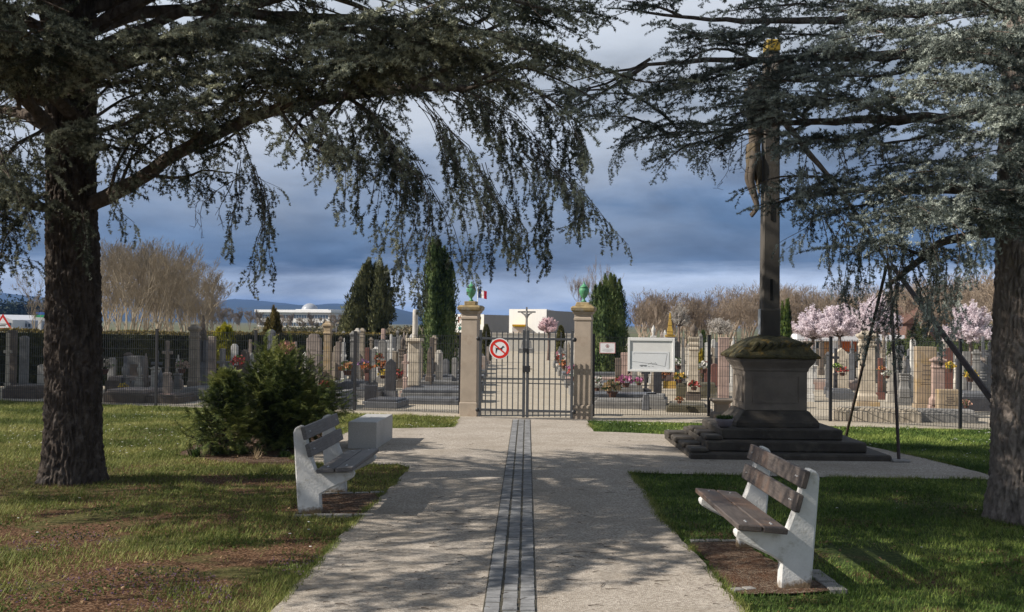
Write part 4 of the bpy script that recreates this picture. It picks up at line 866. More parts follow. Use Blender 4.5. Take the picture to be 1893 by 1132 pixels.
def columbarium():
    Y = 50.0; t = thing('columbarium', 'white flat roofed columbarium with orange panel behind the cherry trees', 'building', (0,0,0))
    x0, x1, z0, z1 = fbox(1478, 1660, 650, 618, Y); 
    MB().box(x0, x1, Y+3, Y+3.3, 0, z1-.3).build('back_wall', CREAMW, t)
    MB().box(x0-.2, x1+.2, Y-.3, Y+3.6, z1-.3, z1).build('roof', WHITE_P, t, bevel=.01)
    for px in (1480, 1504, 1541, 1551, 1593, 1605, 1640, 1655):
        p = at(px, 640, Y); MB().box(p.x-.11, p.x+.11, Y, Y+.25, 0, z1-.3).build('column', WHITE_P, t)
    a, b, _, _ = fbox(1557, 1587, 652, 629, Y); MB().box(a, b, Y+.3, Y+.36, .75, z1-.3).build('orange_panel', mat('orange_panel', (.42,.10,.02), bump=0), t)
    a, b, _, _ = fbox(1507, 1527, 652, 629, Y); MB().box(a, b, Y+.3, Y+.4, .9, z1-.35).build('dark_window', GLASSD, t); a, b, _, _ = fbox(1515, 1524, 652, 629, Y); MB().box(a, b, Y+.2, Y+.28, .9, z1-.7).build('white_panel', WHITE_P, t)
    a, b, _, _ = fbox(1527, 1540, 652, 629, Y); MB().box(a, b, Y+.3, Y+.4, .6, z1-.35).build('wood_panel', mat('tan_panel', (.40,.22,.10), bump=0), t)
    x0, x1, z0, z1 = fbox(1676, 1745, 640, 570, 85.); t = thing('house', 'red brick house behind the prop and the right cherry tree', 'house', (0,0,0))
    MB().box(x0, x1, 85, 94, 0, z1-1.2).build('wall', mat('house_brick', (.17,.10,.08), var=.2, bump=0), t); MB().prism([(x0-.3,z1-1.2),(x1+.3,z1-1.2),((x0+x1)/2,z1+.2)], 84.7, 94.3).build('roof', mat('house_roof', (.12,.065,.05), bump=0), t)
    q = MB(); q.box(x0+.8, x0+1.5, 84.93, 84.99, 1.6, 2.6); q.box(x1-1.6, x1-.9, 84.93, 84.99, 1.6, 2.6); q.build('window', GLASSD, t)
columbarium()
def alley_cross():
    Y = 70.; X = at(973.5, 600, Y).x; t = thing('alley_crucifix', 'thin stone crucifix at the far end of the alley seen over the gate', 'crucifix', (X, Y, 0)); H = at(973.5, 568, Y).z
    m_ = ST['grey']
    MB().sqlathe([(.5,0),(.5,.3),(.35,.35),(.3,.8),(.2,.9)]).build('pedestal', m_, t); MB().sqlathe([(.09,.9),(.055,H)]).build('shaft', m_, t)
    za = at(973, 577, Y).z; MB().box(-.58,.58,-.05,.05,za-.05,za+.05).build('crossbar', m_, t)
    skin_fig('figure', [(0,-.13,za-.65),(0,-.13,za-.25),(0,-.15,za+.08),(-.42,-.10,za),(.42,-.10,za),(.03,-.17,za-.95),(0,-.13,za-1.25)], [(0,1),(1,2),(1,3),(1,4),(0,5),(5,6)], [.06,.075,.06,.025,.025,.05,.03], m_, t, 1)
alley_cross()
def flag():
    Y = 60.; p = at(884, 541, Y); t = thing('flag', 'blue white and red flag flying just behind the left gate urn', 'flag', (p.x-.02, Y, 0))
    MB().tube([(0,0,0),(0,0,p.z+.35)], .025, 8).build('pole', ALU, t)
    for k, c in enumerate([(.02,.06,.30),(.75,.75,.78),(.60,.02,.04)]):
        vs = []; fs = []; n = 6
        for i in range(n+1):
            x = .02+(k+i/n)*.16; 
            for z in (0, .22, .44): vs.append((x, .05*math.sin(x*12+z*2), p.z-.30+z-.10*x+.02*math.sin(x*9)))
        for i in range(n):
            for j in range(2): fs.append((i*3+j, (i+1)*3+j, (i+1)*3+j+1, i*3+j+1))
        MB().add(vs, fs).build(['blue_band','white_band','red_band'][k], mat('flag%d' % k, c, bump=0, trans=.3), t)
flag()
#@@PLANTS
# ================================================================== CEDARS
def rot_to(d, upv, roll=0.0):
    """3x3 with columns x=d, y, z close to upv"""
    x = np.asarray(d, float); x /= np.linalg.norm(x)+1e-9; z = np.asarray(upv, float); z = z - x*np.dot(x, z)
    if np.linalg.norm(z) < 1e-3: z = np.array([1., 0, 0]) - x*x[0]
    z /= np.linalg.norm(z); y = np.cross(z, x)
    if roll: y, z = y*math.cos(roll)+z*math.sin(roll), z*math.cos(roll)-y*math.sin(roll)
    return np.stack([x, y, z], 1)
def tufts(P, rng, r=.026, w=.0085, k=6, upb=.35, dirs=None):
    """star of k thin needle-blades at every point of P -> (n*k,3,3)"""
    P = np.asarray(P); n = len(P); d = rng.normal(size=(n, k, 3)); d[..., 2] += upb
    d /= np.linalg.norm(d, axis=2, keepdims=True); s = rng.normal(size=(n, k, 3)); s = np.cross(d, s); s /= np.linalg.norm(s, axis=2, keepdims=True)
    ln = r*rng.uniform(.7, 1.25, size=(n, k, 1)); c = P[:, None, :]
    a = c - s*w*.5 + d*ln*.12; b = c + s*w*.5 + d*ln*.12; t = c + d*ln
    m = c + d*ln*.6
    return np.stack([a, b, t], 2).reshape(-1, 3, 3)
def ribs(A, B, w, rng):
    """thin triangles from A to B: two crossed slivers per segment"""
    A = np.asarray(A); B = np.asarray(B); d = B-A; s = np.cross(d, rng.normal(size=d.shape)); s /= np.linalg.norm(s, axis=1, keepdims=True)+1e-9
    q = np.cross(d, s); q /= np.linalg.norm(q, axis=1, keepdims=True)+1e-9; w = np.asarray(w).reshape(-1, 1)
    return np.stack([A-s*w, A+s*w, B], 1)
def cedar_spray(rng, Ln=.5, a0=.1, droop=.6, width=.22, sp=.030, r=.026, w=.0085, side_droop=.35, k=6, sidegap=.055, bare=0.0):
    """a cedar branchlet: axis along +x with flat side shoots, all set with needle rosettes"""
    n = 12; pts = [np.zeros(3)]
    for i in range(n):
        a = a0 - droop*(i/n)**1.1; yw = .12*math.sin(i*.9+rng.uniform(0, 1)); st = Ln/n
        pts.append(pts[-1] + st*np.array([math.cos(a)*math.cos(yw), math.cos(a)*math.sin(yw), math.sin(a)]))
    pts = np.array(pts); A = [pts[:-1]]; B = [pts[1:]]; W = [np.linspace(.0045, .0016, n)]
    tp = []
    def along(p0, p1, gap):
        l_ = np.linalg.norm(p1-p0); m = max(1, int(l_/gap)); 
        for i in range(m): tp.append(p0+(p1-p0)*((i+rng.uniform(0,1))/m) + rng.normal(size=3)*.004)
    for i in range(1, n): along(pts[i], pts[i+1], sp)
    s = sidegap; sgn = 1
    while s < Ln*.97:
        f = s/Ln*n; i = min(int(f), n-1); p = pts[i]+(pts[i+1]-pts[i])*(f-i); t = pts[i+1]-pts[i]; t /= np.linalg.norm(t)
        l_ = width*(1-.65*s/Ln)*rng.uniform(.55, 1.15); ang = sgn*rng.uniform(.6, 1.05); ca, sa = math.cos(ang), math.sin(ang)
        d = np.array([t[0]*ca - sa*0, sa, t[2]*ca]); d += rng.normal(size=3)*.12; d /= np.linalg.norm(d)
        q = p.copy(); m = max(2, int(l_/.04)); 
        for j in range(m):
            d2 = d + np.array([0, 0, -side_droop*(j/m)]); d2 /= np.linalg.norm(d2); q2 = q + d2*l_/m
            A.append(q[None]); B.append(q2[None]); W.append(np.array([.0018])); 
            if rng.uniform() > bare: along(q, q2, sp)
            q = q2
        s += sidegap*rng.uniform(.7, 1.4); sgn = -sgn
    tp = np.array(tp)
    return tufts(tp, rng, r, w, k), ribs(np.concatenate(A), np.concatenate(B), np.concatenate(W), rng)
rng = np.random.default_rng(5)
PADS = [cedar_spray(rng, .46, .10, .40, .26, .021, .040, .0125, k=8, sidegap=.095, side_droop=.25) for _ in range(7)]
HANG = [cedar_spray(rng, .46, -.1, .6, .15, .026, .038, .0125, k=8, sidegap=.10, side_droop=.9, bare=.05) for _ in range(7)]
LOOSE = [cedar_spray(rng, .40, -.1, .7, .13, .036, .038, .0130, k=9, sidegap=.095, side_droop=.9, bare=.2) for _ in range(6)]
COARSE = [cedar_spray(rng, .70, .10, .5, .36, .050, .062, .036, k=5, sidegap=.12) for _ in range(5)]
class Crown:
    def __init__(s): s.n = []; s.t = []
    def stamp(s, lib, p, d, upv=(0,0,1), sc_=1.0, roll=0.0):
        i = random.randrange(len(lib)); T, R = lib[i]; M = rot_to(d, upv, roll)*sc_; p = np.asarray(p)
        s.n.append((T@M.T + p).astype(np.float32)); s.t.append((R@M.T + p).astype(np.float32))
def smooth_pts(pts, n):
    pts = [np.asarray(p, float) for p in pts]
    if len(pts) == 2: return [pts[0]+(pts[1]-pts[0])*i/n for i in range(n+1)]
    out = []; P = [2*pts[0]-pts[1]]+pts+[2*pts[-1]-pts[-2]]; m = len(pts)-1
    for i in range(n+1):
        u = i/n*m; k = min(int(u), m-1); t = u-k; a, b, c, d = P[k:k+4]
        out.append(.5*((2*b)+(-a+c)*t+(2*a-5*b+4*c-d)*t*t+(-a+3*b-3*c+d)*t**3))
    return out
BARK = mat('cedar_bark', (.115,.095,.080), rough=.95, var=.5, scale=16, stretch=(1,1,.22), bump=1.0, bscale=38, bdist=.03, col2=(.22,.19,.165), c2scale=9, c2lo=.5, c2hi=.66, spec=.1)
TWIG = mat('cedar_twig', (.085,.065,.05), rough=.9, var=.3, bump=0)
NEED_L = foliage('cedar_needles_green', (.048,.058,.040), (.155,.168,.118), (.54,.56,.42), 2.2, 16.0, .10)  # pale stop paints in lit tips, dark stop shaded undersides, spread by noise
NEED_R = foliage('cedar_needles_blue', (.055,.068,.058), (.185,.215,.190), (.54,.59,.53), 2.2, 16.0, .10)  # bluer needles, same painted-in tip highlight and underside shade
BARK_L = mat('cedar_bark_painted_shade', (.075,.062,.053), rough=.95, var=.5, scale=16, stretch=(1,1,.22), bump=1.0, bscale=38, bdist=.03, col2=(.15,.13,.115), c2scale=9, c2lo=.5, c2hi=.66, spec=.1)  # darker copy of the bark: shade on the left trunk put into the colour
BARK_R = mat('cedar_bark_painted_sun', (.24,.205,.18), rough=.95, var=.45, scale=16, stretch=(1,1,.22), bump=1.0, bscale=38, bdist=.03, col2=(.32,.28,.245), c2scale=9, c2lo=.5, c2hi=.66, spec=.1)  # paler copy of the bark: sun on the right trunk put into the colour
def bark_trunk(name, base, pts, rad, parent, flare=.35, seg=200, rings=420, fine=True):
    """pts: list of (x,y,z) centres; rad: radii"""
    Z = [p[2] for p in pts]; vs = []; H0, H1 = Z[0], Z[-1]
    zz = np.concatenate([np.linspace(H0, min(4.2, H1), int(rings*.75)), np.linspace(min(4.2, H1), H1, int(rings*.25)+1)[1:]])
    for z in zz:
        cx_ = np.interp(z, Z, [p[0] for p in pts]); cy_ = np.interp(z, Z, [p[1] for p in pts]); r = np.interp(z, Z, rad)
        fl = math.exp(-max(0, z)*4.5)*flare*1.05
        for k in range(seg):
            a = 2*PI*k/seg; ca_, sa_ = math.cos(a), math.sin(a)
            lob = fl*(1+.55*math.sin(a*5+base[0])+.3*math.sin(a*3+1))
            v1 = noise.noise(Vector((ca_*r*4+base[0], sa_*r*4, z*.9))); wz = .25*noise.noise(Vector((ca_*r*6, sa_*r*6, z*2))); rid = abs(noise.noise(Vector((ca_*r*30+3+wz*4, sa_*r*30+wz*4, z*4.5))))
            rid2 = abs(noise.noise(Vector((ca_*r*62+7, sa_*r*62, z*16))))
            rr_ = r*(1+lob*.55) + .02*v1 + .12*min(rid, .28) + .035*rid2 - .018
            vs.append((cx_+rr_*ca_, cy_+rr_*sa_, z))
    n = len(zz); q = np.arange(n-1)[:, None]*seg; k = np.arange(seg)[None]
    a = q+k; b = q+(k+1)%seg; Fc = np.stack([a, b, b+seg, a+seg], -1).reshape(-1, 4)
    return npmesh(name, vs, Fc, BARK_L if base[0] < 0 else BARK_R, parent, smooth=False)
def vis_limit(px):
    return float(np.interp(px, [-200,0,60,200,330,420,560,640,700,860,940,1000,1080,1150,1230,1300,1450,1520,1600,1700,1800,1893,2100],
                               [400,360,280,200,130,110,150,230,280,290,230,160,30,-20,-10,100,110,180,240,300,360,400,400]))
GAPS = [(1388,315,42,80),(30,265,38,42),(62,55,26,34),(208,335,22,40),(620,12,28,16),(350,35,30,12),(215,120,20,28),(1592,72,38,15),(1470,165,28,12),(1755,30,24,13),(1655,262,24,15),(1330,95,26,16),(540,330,40,60),(1172,85,62,52), (1010,185,22,50), (745,15,30,12), (205,200,22,90), (790,245,45,60), (1110,165,40,35)]
def in_gap(p):
    q = proj(Vector(p))
    if q is None: return False
    return any(((q[0]-gx)/gw)**2+((q[1]-gy)/gh)**2 < 1 for gx, gy, gw, gh in GAPS)
def allowed(p, margin=55):
    q = proj(Vector(p))
    if q is None: return True
    x, y = q
    if x < -260 or x > 2150 or y < -150 or y > 1250: return True
    if y > vis_limit(x)-margin*12/max(p[1], 3) - (60 if x > 1100 else 0): return False
    for gx, gy, gw, gh in GAPS:
        if ((x-gx)/gw)**2+((y-gy)/gh)**2 < 1: return False
    return True
def limb_wood(mb, pts, r0, r1, n=6):
    k = len(pts); rr_ = [r0+(r1-r0)*(i/(k-1))**.8 for i in range(k)]
    P = [Vector(p)+Vector((noise.noise(Vector(p)*3), noise.noise(Vector(p)*3+Vector((9,0,0))), noise.noise(Vector(p)*3+Vector((0,9,0)))))*.03 for p in pts]
    mb.tube(P, rr_, n)
def clothe(cr_, pts, lib, gap, s0=.1, spread=(.5,1.2), dn=0.0, sc=(.7,1.15), check=False, upbias=0.0, taper=.4):
    """stamp sprays left and right along a branch"""
    L_ = 0; sgn = 1; acc = gap*.5; tot = sum(np.linalg.norm(pts[i+1]-pts[i]) for i in range(len(pts)-1))
    for i in range(len(pts)-1):
        a, b = pts[i], pts[i+1]; l_ = np.linalg.norm(b-a); t = (b-a)/(l_+1e-9)
        while acc < l_:
            p = a + t*acc; f = (L_+acc)/tot
            if f > s0:
                ang = sgn*random.uniform(*spread); h = np.array([t[0], t[1], 0]); hn = np.linalg.norm(h)
                h = h/hn if hn > .15 else np.array([random.gauss(0,1), random.gauss(0,1), 0])
                h /= np.linalg.norm(h); rot = np.array([h[0]*math.cos(ang)-h[1]*math.sin(ang), h[0]*math.sin(ang)+h[1]*math.cos(ang), 0])
                w_ = min(1, hn*1.3); d = rot*(.45+.55*w_) + np.array([0,0,t[2]])*(.55) + np.array([0,0,-dn+upbias]) + np.random.normal(size=3)*.24
                if (not check or allowed(p + d*.25)) and not in_gap(p + d*.2): cr_.stamp(lib, p, d, (0,0,1), random.uniform(*sc)*(1-taper*f), random.uniform(-.8,.8))
                sgn = -sgn
            acc += gap*random.uniform(.7, 1.3)
        acc -= l_; L_ += l_
    p = pts[-1]; t = pts[-1]-pts[-2]
    if not check or allowed(p): cr_.stamp(lib, p, t/np.linalg.norm(t)+np.array([0,0,-dn*.3]), (0,0,1), sc[0])
def px_pts(st): return [np.array(at(*p)) for p in st]
np.random.seed(3)
def clump(q, f=.62, th=-.04): return noise.noise(Vector((q[0]*f, q[1]*f, q[2]*f*1.4))) > th
def procedural_crown(cr_, wood, base, z0, z1, R, n, seed, lib=None, back=True, keep=None, stretch=0):
    rd = random.Random(seed); ga = 2.399963
    for i in range(n):
        f = i/(n-1); z = z0+(z1-z0)*f; az = i*ga + rd.uniform(-.3,.3); ln = R*(1-f*.66)*rd.uniform(.75,1.1)*(1+stretch*(.22*math.cos(az)-.45*max(0, math.sin(az))+.15*max(0, -math.sin(az))))
        if keep and not keep(az, z): continue
        d = np.array([math.cos(az), math.sin(az), 0]); P = []; m = 9
        for j in range(m+1):
            u = j/m; P.append(np.array([base[0], base[1], z]) + d*ln*u + np.array([0,0, ln*(.20*math.sin(u*2.2)-.16*u*u)]) + np.array([-d[1], d[0], 0])*.18*math.sin(u*3+i))
        P = smooth_pts(P, 14)
        vis = any(not allowed(p, 20) for p in P[2:])
        if vis:
            # cut the limb where it would leave the crown outline
            Q = []
            for p in P:
                if len(Q) > 2 and not allowed(p, 20): break
                Q.append(p)
            P = Q
            if len(P) < 4: continue
        limb_wood(wood, P, .045+.05*(1-f), .012, 6)
        tot = len(P)
        # side boughs
        s = 1
        while s < tot-1:
            for sg in (-1, 1):
                if rd.random() < .12: continue
                t = P[s+1]-P[s-1]; t /= np.linalg.norm(t); ang = sg*rd.uniform(.7, 1.2)
                dd = np.array([t[0]*math.cos(ang)-t[1]*math.sin(ang), t[0]*math.sin(ang)+t[1]*math.cos(ang), t[2]*.5]); l2 = (.5+1.5*math.sin(PI*min(1,(s/tot)*.9+.12)))*rd.uniform(.6,1.1)*(ln/5.5)
                S_ = [P[s] + dd*l2*u + np.array([0,0,-.28*l2*u*u]) for u in (0,.33,.66,1)]
                if any(not allowed(q, 20) for q in S_[1:]): 
                    S_ = S_[:2]
                    if not allowed(S_[1], 20): continue
                S_ = smooth_pts(S_, 5); limb_wood(wood, S_, .014, .005, 3)
                q = proj(Vector(S_[2])); on = q is not None and -250 < q[0] < 2150 and -250 < q[1] < 700
                if not clump(S_[2], .62 if not on else 1.0, -.02 if not on else .10): continue
                if on: clothe(cr_, S_, PADS, .125, .0, check=True, sc=(.8,1.25), dn=.05)
                else: clothe(cr_, S_, COARSE, .19, .0, sc=(.8,1.2), dn=.05)
            s += 1
        if len(P) > 4: 
            q = proj(Vector(P[-1])); on = q is not None and -250 < q[0] < 2150 and -250 < q[1] < 700
            clothe(cr_, P[tot//2:], PADS if on else COARSE, .12 if on else .24, 0, check=on)
def finish_tree(t, cr_, wood, need, name='crown'):
    N_ = np.concatenate(cr_.n); T_ = np.concatenate(cr_.t); print('needle triangles', len(N_), 'twig', len(T_))
    wood.build('branches', BARK, t)
    allt = np.concatenate([N_, T_]); mi = np.concatenate([np.zeros(len(N_), int), np.ones(len(T_), int)])
    npmesh(name, allt.reshape(-1,3), np.arange(len(allt)*3).reshape(-1,3), [need, TWIG], t, mi)
# ---------------------------------------------------------------- left cedar
TL = gnd(134, 900); TLy = TL.y+.33; TLx = at(133, 880, TLy).x
tl = thing('cedar_tree', 'big dark cedar with thick ridged trunk on the left lawn, limbs reaching over the path', 'cedar tree', (0,0,0))
xa = at(131, 470, TLy).x; xb = at(131, 100, TLy).x
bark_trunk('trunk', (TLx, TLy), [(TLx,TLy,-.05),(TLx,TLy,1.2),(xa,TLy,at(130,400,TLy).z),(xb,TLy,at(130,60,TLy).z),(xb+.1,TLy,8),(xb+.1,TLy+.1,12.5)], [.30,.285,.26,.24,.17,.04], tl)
cl_ = Crown(); wl = MB()
LD = TLy
def limb(tree, wood_r, pts, cr_, name='limb'):
    P = smooth_pts(px_pts(pts), 26); k = len(P); rr_ = [wood_r[0]+(wood_r[1]-wood_r[0])*i/(k-1) for i in range(k)]
    Q = [Vector(p)+Vector((0, 0, .03*noise.noise(Vector(p)*2.2)))+Vector((noise.noise(Vector(p)*4), 0, noise.noise(Vector(p)*5)))*.02 for p in P]
    m_ = MB().tube(Q, [r*(1+.12*noise.noise(q*6)) for r, q in zip(rr_, Q)], 12); m_.build(name, BARK, tree); return P
Lm = {}
Lm['L1'] = limb(tl, (.095,.04), [(130,395,LD),(200,362,LD-.1),(270,322,LD-.2),(340,280,LD-.3),(430,232,LD-.5),(520,203,LD-.8),(640,178,LD-1.2),(760,160,LD-1.6),(860,165,LD-1.9)], cl_)
Lm['L2'] = limb(tl, (.085,.05), [(122,280,LD-.2),(90,235,LD-.4),(50,190,LD-.7),(0,148,LD-1.0),(-80,95,LD-1.5),(-200,60,LD-2)], cl_)
Lm['L3'] = limb(tl, (.05,.025), [(100,390,LD-.1),(60,380,LD-.3),(20,365,LD-.5),(-60,345,LD-.9)], cl_)
Lm['L4'] = limb(tl, (.085,.03), [(150,115,LD),(220,72,LD-.2),(320,30,LD-.5),(450,-15,LD-1.0),(640,-60,LD-1.7)], cl_)
Lm['L5'] = limb(tl, (.085,.03), [(150,60,LD),(300,20,LD+.6),(520,30,LD+1.0),(720,40,LD+1.2),(900,60,LD+1.0),(1040,100,LD+.8)], cl_)
def variants(L_, n, dx, dy, dz):
    out = list(L_)
    for st in L_:
        for _ in range(n):
            ox, oy, oz = random.uniform(-dx, dx), random.uniform(-dy, dy*.6), random.uniform(-dz, dz); m = len(st)-1
            out.append([(x+ox*(.35+.65*i/m)+random.uniform(-8,8), y+oy*(.35+.65*i/m)+random.uniform(-8,8), z+oz*i/m) for i, (x, y, z) in enumerate(st)])
    return out
# secondary boughs: each list is a bough in the crown, upper ones carry pads, lower ones hang in curtains
UP = [ # (points, library, gap, droop)
 [(330,285,10.9),(390,225,10.4),(470,150,9.9),(560,90,9.4)], [(430,232,10.7),(480,190,10.3),(520,130,9.8),(600,60,9.2)], [(520,203,10.4),(600,150,9.9),(680,120,9.4),(760,110,9.0)],
 [(640,178,10),(720,120,9.6),(820,80,9.2),(930,60,8.9)], [(640,178,10),(700,90,9.3),(740,40,8.8),(800,10,8.4)], [(760,160,9.8),(860,110,9.6),(960,90,9.6),(1050,110,9.7)],
 [(200,362,11.4),(220,300,11.0),(260,240,10.6),(330,200,10.2)], [(270,322,11.3),(330,330,11),(380,315,10.7),(430,320,10.5)], [(170,250,11.5),(240,225,11),(320,200,10.6),(420,190,10.3)],
 [(150,170,11.5),(230,150,10.9),(320,130,10.3),(420,120,9.9)], [(150,130,11.5),(250,90,10.8),(360,60,10.2),(480,60,9.8)], [(220,72,11.4),(300,100,10.8),(400,90,10.1),(500,110,9.7)],
 [(170,220,11.9),(220,190,12.4),(300,160,12.8),(400,150,13.1)], [(340,280,11.3),(400,270,11.7),(470,220,12),(560,180,12.2)], [(520,203,10.8),(560,260,11),(600,290,11.2)],
 [(520,30,12.4),(600,80,12.4),(700,110,12.3),(800,140,12.2)], [(720,40,12.6),(800,70,12.5),(880,120,12.3),(940,170,12.1)], [(900,60,12.4),(980,90,12.2),(1040,120,12),(1100,150,11.8)],
 [(900,60,12.4),(960,30,12.2),(1040,20,12),(1110,30,11.8)], [(1040,100,12),(1110,125,11.8),(1180,150,11.6),(1230,150,11.5)], [(860,165,9.8),(930,150,9.8),(1000,170,9.8),(1060,220,9.8)],
 [(720,40,12.6),(740,100,12.2),(720,160,11.9),(700,220,11.7)], [(640,178,10),(600,230,9.9),(590,280,9.8)], [(640,178,10.1),(690,215,10.1),(720,260,10.1)],
 [(60,200,11),(40,120,10.5),(30,60,10),(10,10,9.6)], [(90,235,11.3),(40,260,11),(10,300,10.7),(-20,340,10.5)], [(0,148,10.7),(20,100,10.2),(60,60,9.8),(100,50,9.5)], [(0,148,10.7),(-20,220,10.4),(0,280,10.1),(20,330,10)],
 [(130,120,11.4),(90,90,10.9),(60,110,10.4),(30,140,10)], [(60,380,11.4),(30,410,11.2),(10,440,11),(0,480,10.9)], [(100,390,11.6),(70,370,11.2),(40,340,10.8),(10,350,10.5)], [(150,60,11.4),(60,20,10.7),(-20,0,10)],
 [(110,260,11.4),(130,240,11.1),(170,255,10.9),(215,262,10.8)], [(-60,345,10.9),(-20,380,10.8),(15,400,10.7)], [(-60,345,10.9),(-30,330,11.2),(0,300,11.5),(30,270,11.6)]]
for st in [q for k, q in enumerate(variants(UP, 1, 60, 40, .8)) if k < len(UP) or k % 2]:
    P = smooth_pts(px_pts(st), 8); limb_wood(wl, P, .024, .006, 5); lowpart = np.mean([p[1] for p in st]) > 220
    clothe(cl_, P, HANG if lowpart else PADS, .088, .05, sc=(.75,1.2), dn=.25 if lowpart else .02, spread=(.4,1.3))
    # short shoots filling between pads
    clothe(cl_, P, HANG, .20, .1, sc=(.6,.95), dn=.7, spread=(.4,1.5))
    # secondary side boughs
    for u in (2, 3, 4, 5, 6):
        sgn = 1 if u % 2 else -1; t = P[u+1]-P[u]; t /= np.linalg.norm(t); h = np.array([-t[1], t[0], 0])*sgn + t*.7; l2 = random.uniform(.35,.7)
        S_ = [P[u]+h*l2*v+np.array([0,0,-.25*l2*v*v]) for v in (0,.5,1)]
        if allowed(S_[-1], -60) : limb_wood(wl, S_, .008, .004, 3); clothe(cl_, S_, PADS, .09, 0, sc=(.7,1.1), dn=.1)
DOWN = [ # hanging curtains
 [(430,232,10.7),(455,270,10.6),(470,320,10.5),(500,350,10.4)], [(440,300,10.6),(435,360,10.5),(430,410,10.4),(428,455,10.4)], [(470,320,10.5),(490,390,10.4),(470,450,10.3),(460,510,10.3)], [(480,330,10.4),(500,400,10.3),(498,460,10.3),(505,505,10.2)],
 [(590,250,10),(600,290,9.9),(585,325,9.9)], [(620,230,9.9),(630,300,9.8),(618,365,9.8)], [(640,200,9.8),(665,290,9.7),(660,385,9.7)], [(660,200,9.8),(700,290,9.7),(690,360,9.7),(672,398,9.7)],
 [(690,210,9.7),(735,300,9.6),(745,370,9.5),(705,455,9.5)], [(700,240,9.7),(750,340,9.6),(765,420,9.5),(735,500,9.5)], [(720,260,9.7),(780,350,9.6),(800,420,9.5),(785,500,9.5),(790,540,9.5)], [(740,260,9.7),(800,360,9.6),(825,420,9.5),(835,460,9.5),(862,505,9.5)], [(760,300,9.7),(745,400,9.6),(750,480,9.5),(775,540,9.5)],
 [(780,190,9.7),(850,260,9.6),(900,340,9.5),(950,430,9.5),(955,468,9.5)], [(790,200,9.7),(830,270,9.6),(850,330,9.6),(880,400,9.5),(888,465,9.5)], [(830,180,9.7),(900,230,9.6),(960,300,9.5),(990,370,9.5),(1005,485,9.5)],
 [(850,170,9.8),(930,210,9.7),(985,280,9.6),(1020,350,9.5),(1010,440,9.5)], [(870,170,9.8),(960,230,9.7),(1020,310,9.6),(1060,370,9.5),(1122,436,9.5)], [(980,270,9.6),(1030,330,9.5),(1060,350,9.5),(1060,412,9.5)], [(1020,310,9.6),(1070,340,9.5),(1095,380,9.5),(1085,400,9.5)],
 [(760,180,9.9),(800,230,9.8),(820,300,9.8),(830,370,9.8)], [(820,240,9.7),(860,320,9.6),(905,400,9.6),(935,445,9.6)], [(900,300,9.6),(925,370,9.6),(970,420,9.6),(975,440,9.6)], [(880,180,10),(920,250,10),(945,330,10),(960,390,10)],
 [(200,362,11.3),(205,385,11.2),(222,412,11.2)], [(150,380,11.3),(160,420,11.2),(157,455,11.2)], [(185,240,11.3),(200,300,11.2),(215,350,11.1)], [(330,290,11),(350,320,10.9),(385,345,10.8)], [(240,260,10.9),(250,310,10.8),(245,335,10.8)], [(300,230,10.8),(330,270,10.7),(320,310,10.7)],
 [(380,230,10.6),(400,270,10.5),(375,300,10.5)], [(560,200,10.2),(570,250,10.1),(560,290,10.1)], [(0,300,10.6),(30,340,10.5),(50,390,10.5),(60,420,10.4)], [(0,420,10.8),(30,450,10.7),(25,470,10.7)], [(-20,460,10.9),(20,480,10.8),(62,492,10.8)], [(10,200,10.6),(30,260,10.5),(45,310,10.5)], [(50,240,11),(70,290,10.9),(75,340,10.9)], [(-20,300,10.8),(5,370,10.7),(10,420,10.7)],
 [(990,180,9.9),(1020,240,9.8),(1050,290,9.8)], [(1060,220,9.9),(1070,250,9.8),(1080,285,9.8)]]
for st in variants(DOWN, 1, 26, 22, .4)+variants([q for q in DOWN if q[0][0] > 760], 1, 34, 20, .5)[10:]:
    P = smooth_pts(px_pts(st), 10); limb_wood(wl, P, .0055, .0025, 4); low = st[-1][1] > 300
    clothe(cl_, P, LOOSE if low else HANG, .11 if low else .085, .0, sc=(.5,1.0), dn=1.0, spread=(.3,1.4), taper=.25)
    tail = (P[-1]-P[-2]); cl_.stamp(LOOSE, P[-1]-tail*.5, tail/np.linalg.norm(tail), (1,0,.2), .45)
# bare twigs below the limb
for st in [[(440,330,10.5),(400,350,10.5),(372,385,10.5),(372,440,10.5)], [(400,350,10.5),(385,370,10.5),(365,375,10.5),(360,420,10.5)], [(430,335,10.5),(405,385,10.5),(415,420,10.5)]]:
    P = smooth_pts(px_pts(st), 8); limb_wood(wl, P, .006, .002, 4)
    for p in P[2:]:
        for _ in range(3): q = p+np.random.normal(size=3)*.03; wl.tube([p, q], .0022, 3)
# the rest of the crown
procedural_crown(cl_, wl, (xb, TLy), 3.9, 11.5, 6.6, 84, 12, stretch=1)
finish_tree(tl, cl_, wl, NEED_L)
# ---------------------------------------------------------------- right cedar
TR = gnd(1885, 972); TRy = TR.y+.28; TRx = at(1886, 940, TRy).x
tr_ = thing('cedar_tree', 'blue green cedar whose trunk stands at the right edge, boughs spreading over the stone cross', 'cedar tree', (0,0,0))
xr = at(1893, 400, TRy).x
bark_trunk('trunk', (TRx, TRy), [(TRx,TRy,-.05),(TRx+.02,TRy,1.2),(xr,TRy,3),(xr+.05,TRy,6),(xr+.05,TRy+.1,12)], [.275,.25,.225,.17,.04], tr_)
c2 = Crown(); w2 = MB(); RD = TRy
limb(tr_, (.07,.007), [(1880,340,RD),(1800,352,RD+.3),(1700,350,RD+.8),(1600,352,RD+1.4),(1500,362,RD+2.0),(1440,374,RD+2.3)], c2)
limb(tr_, (.08,.007), [(1890,210,RD),(1780,215,RD+.4),(1650,222,RD+1.0),(1500,225,RD+1.7),(1380,235,RD+2.3),(1250,255,RD+2.9)], c2)
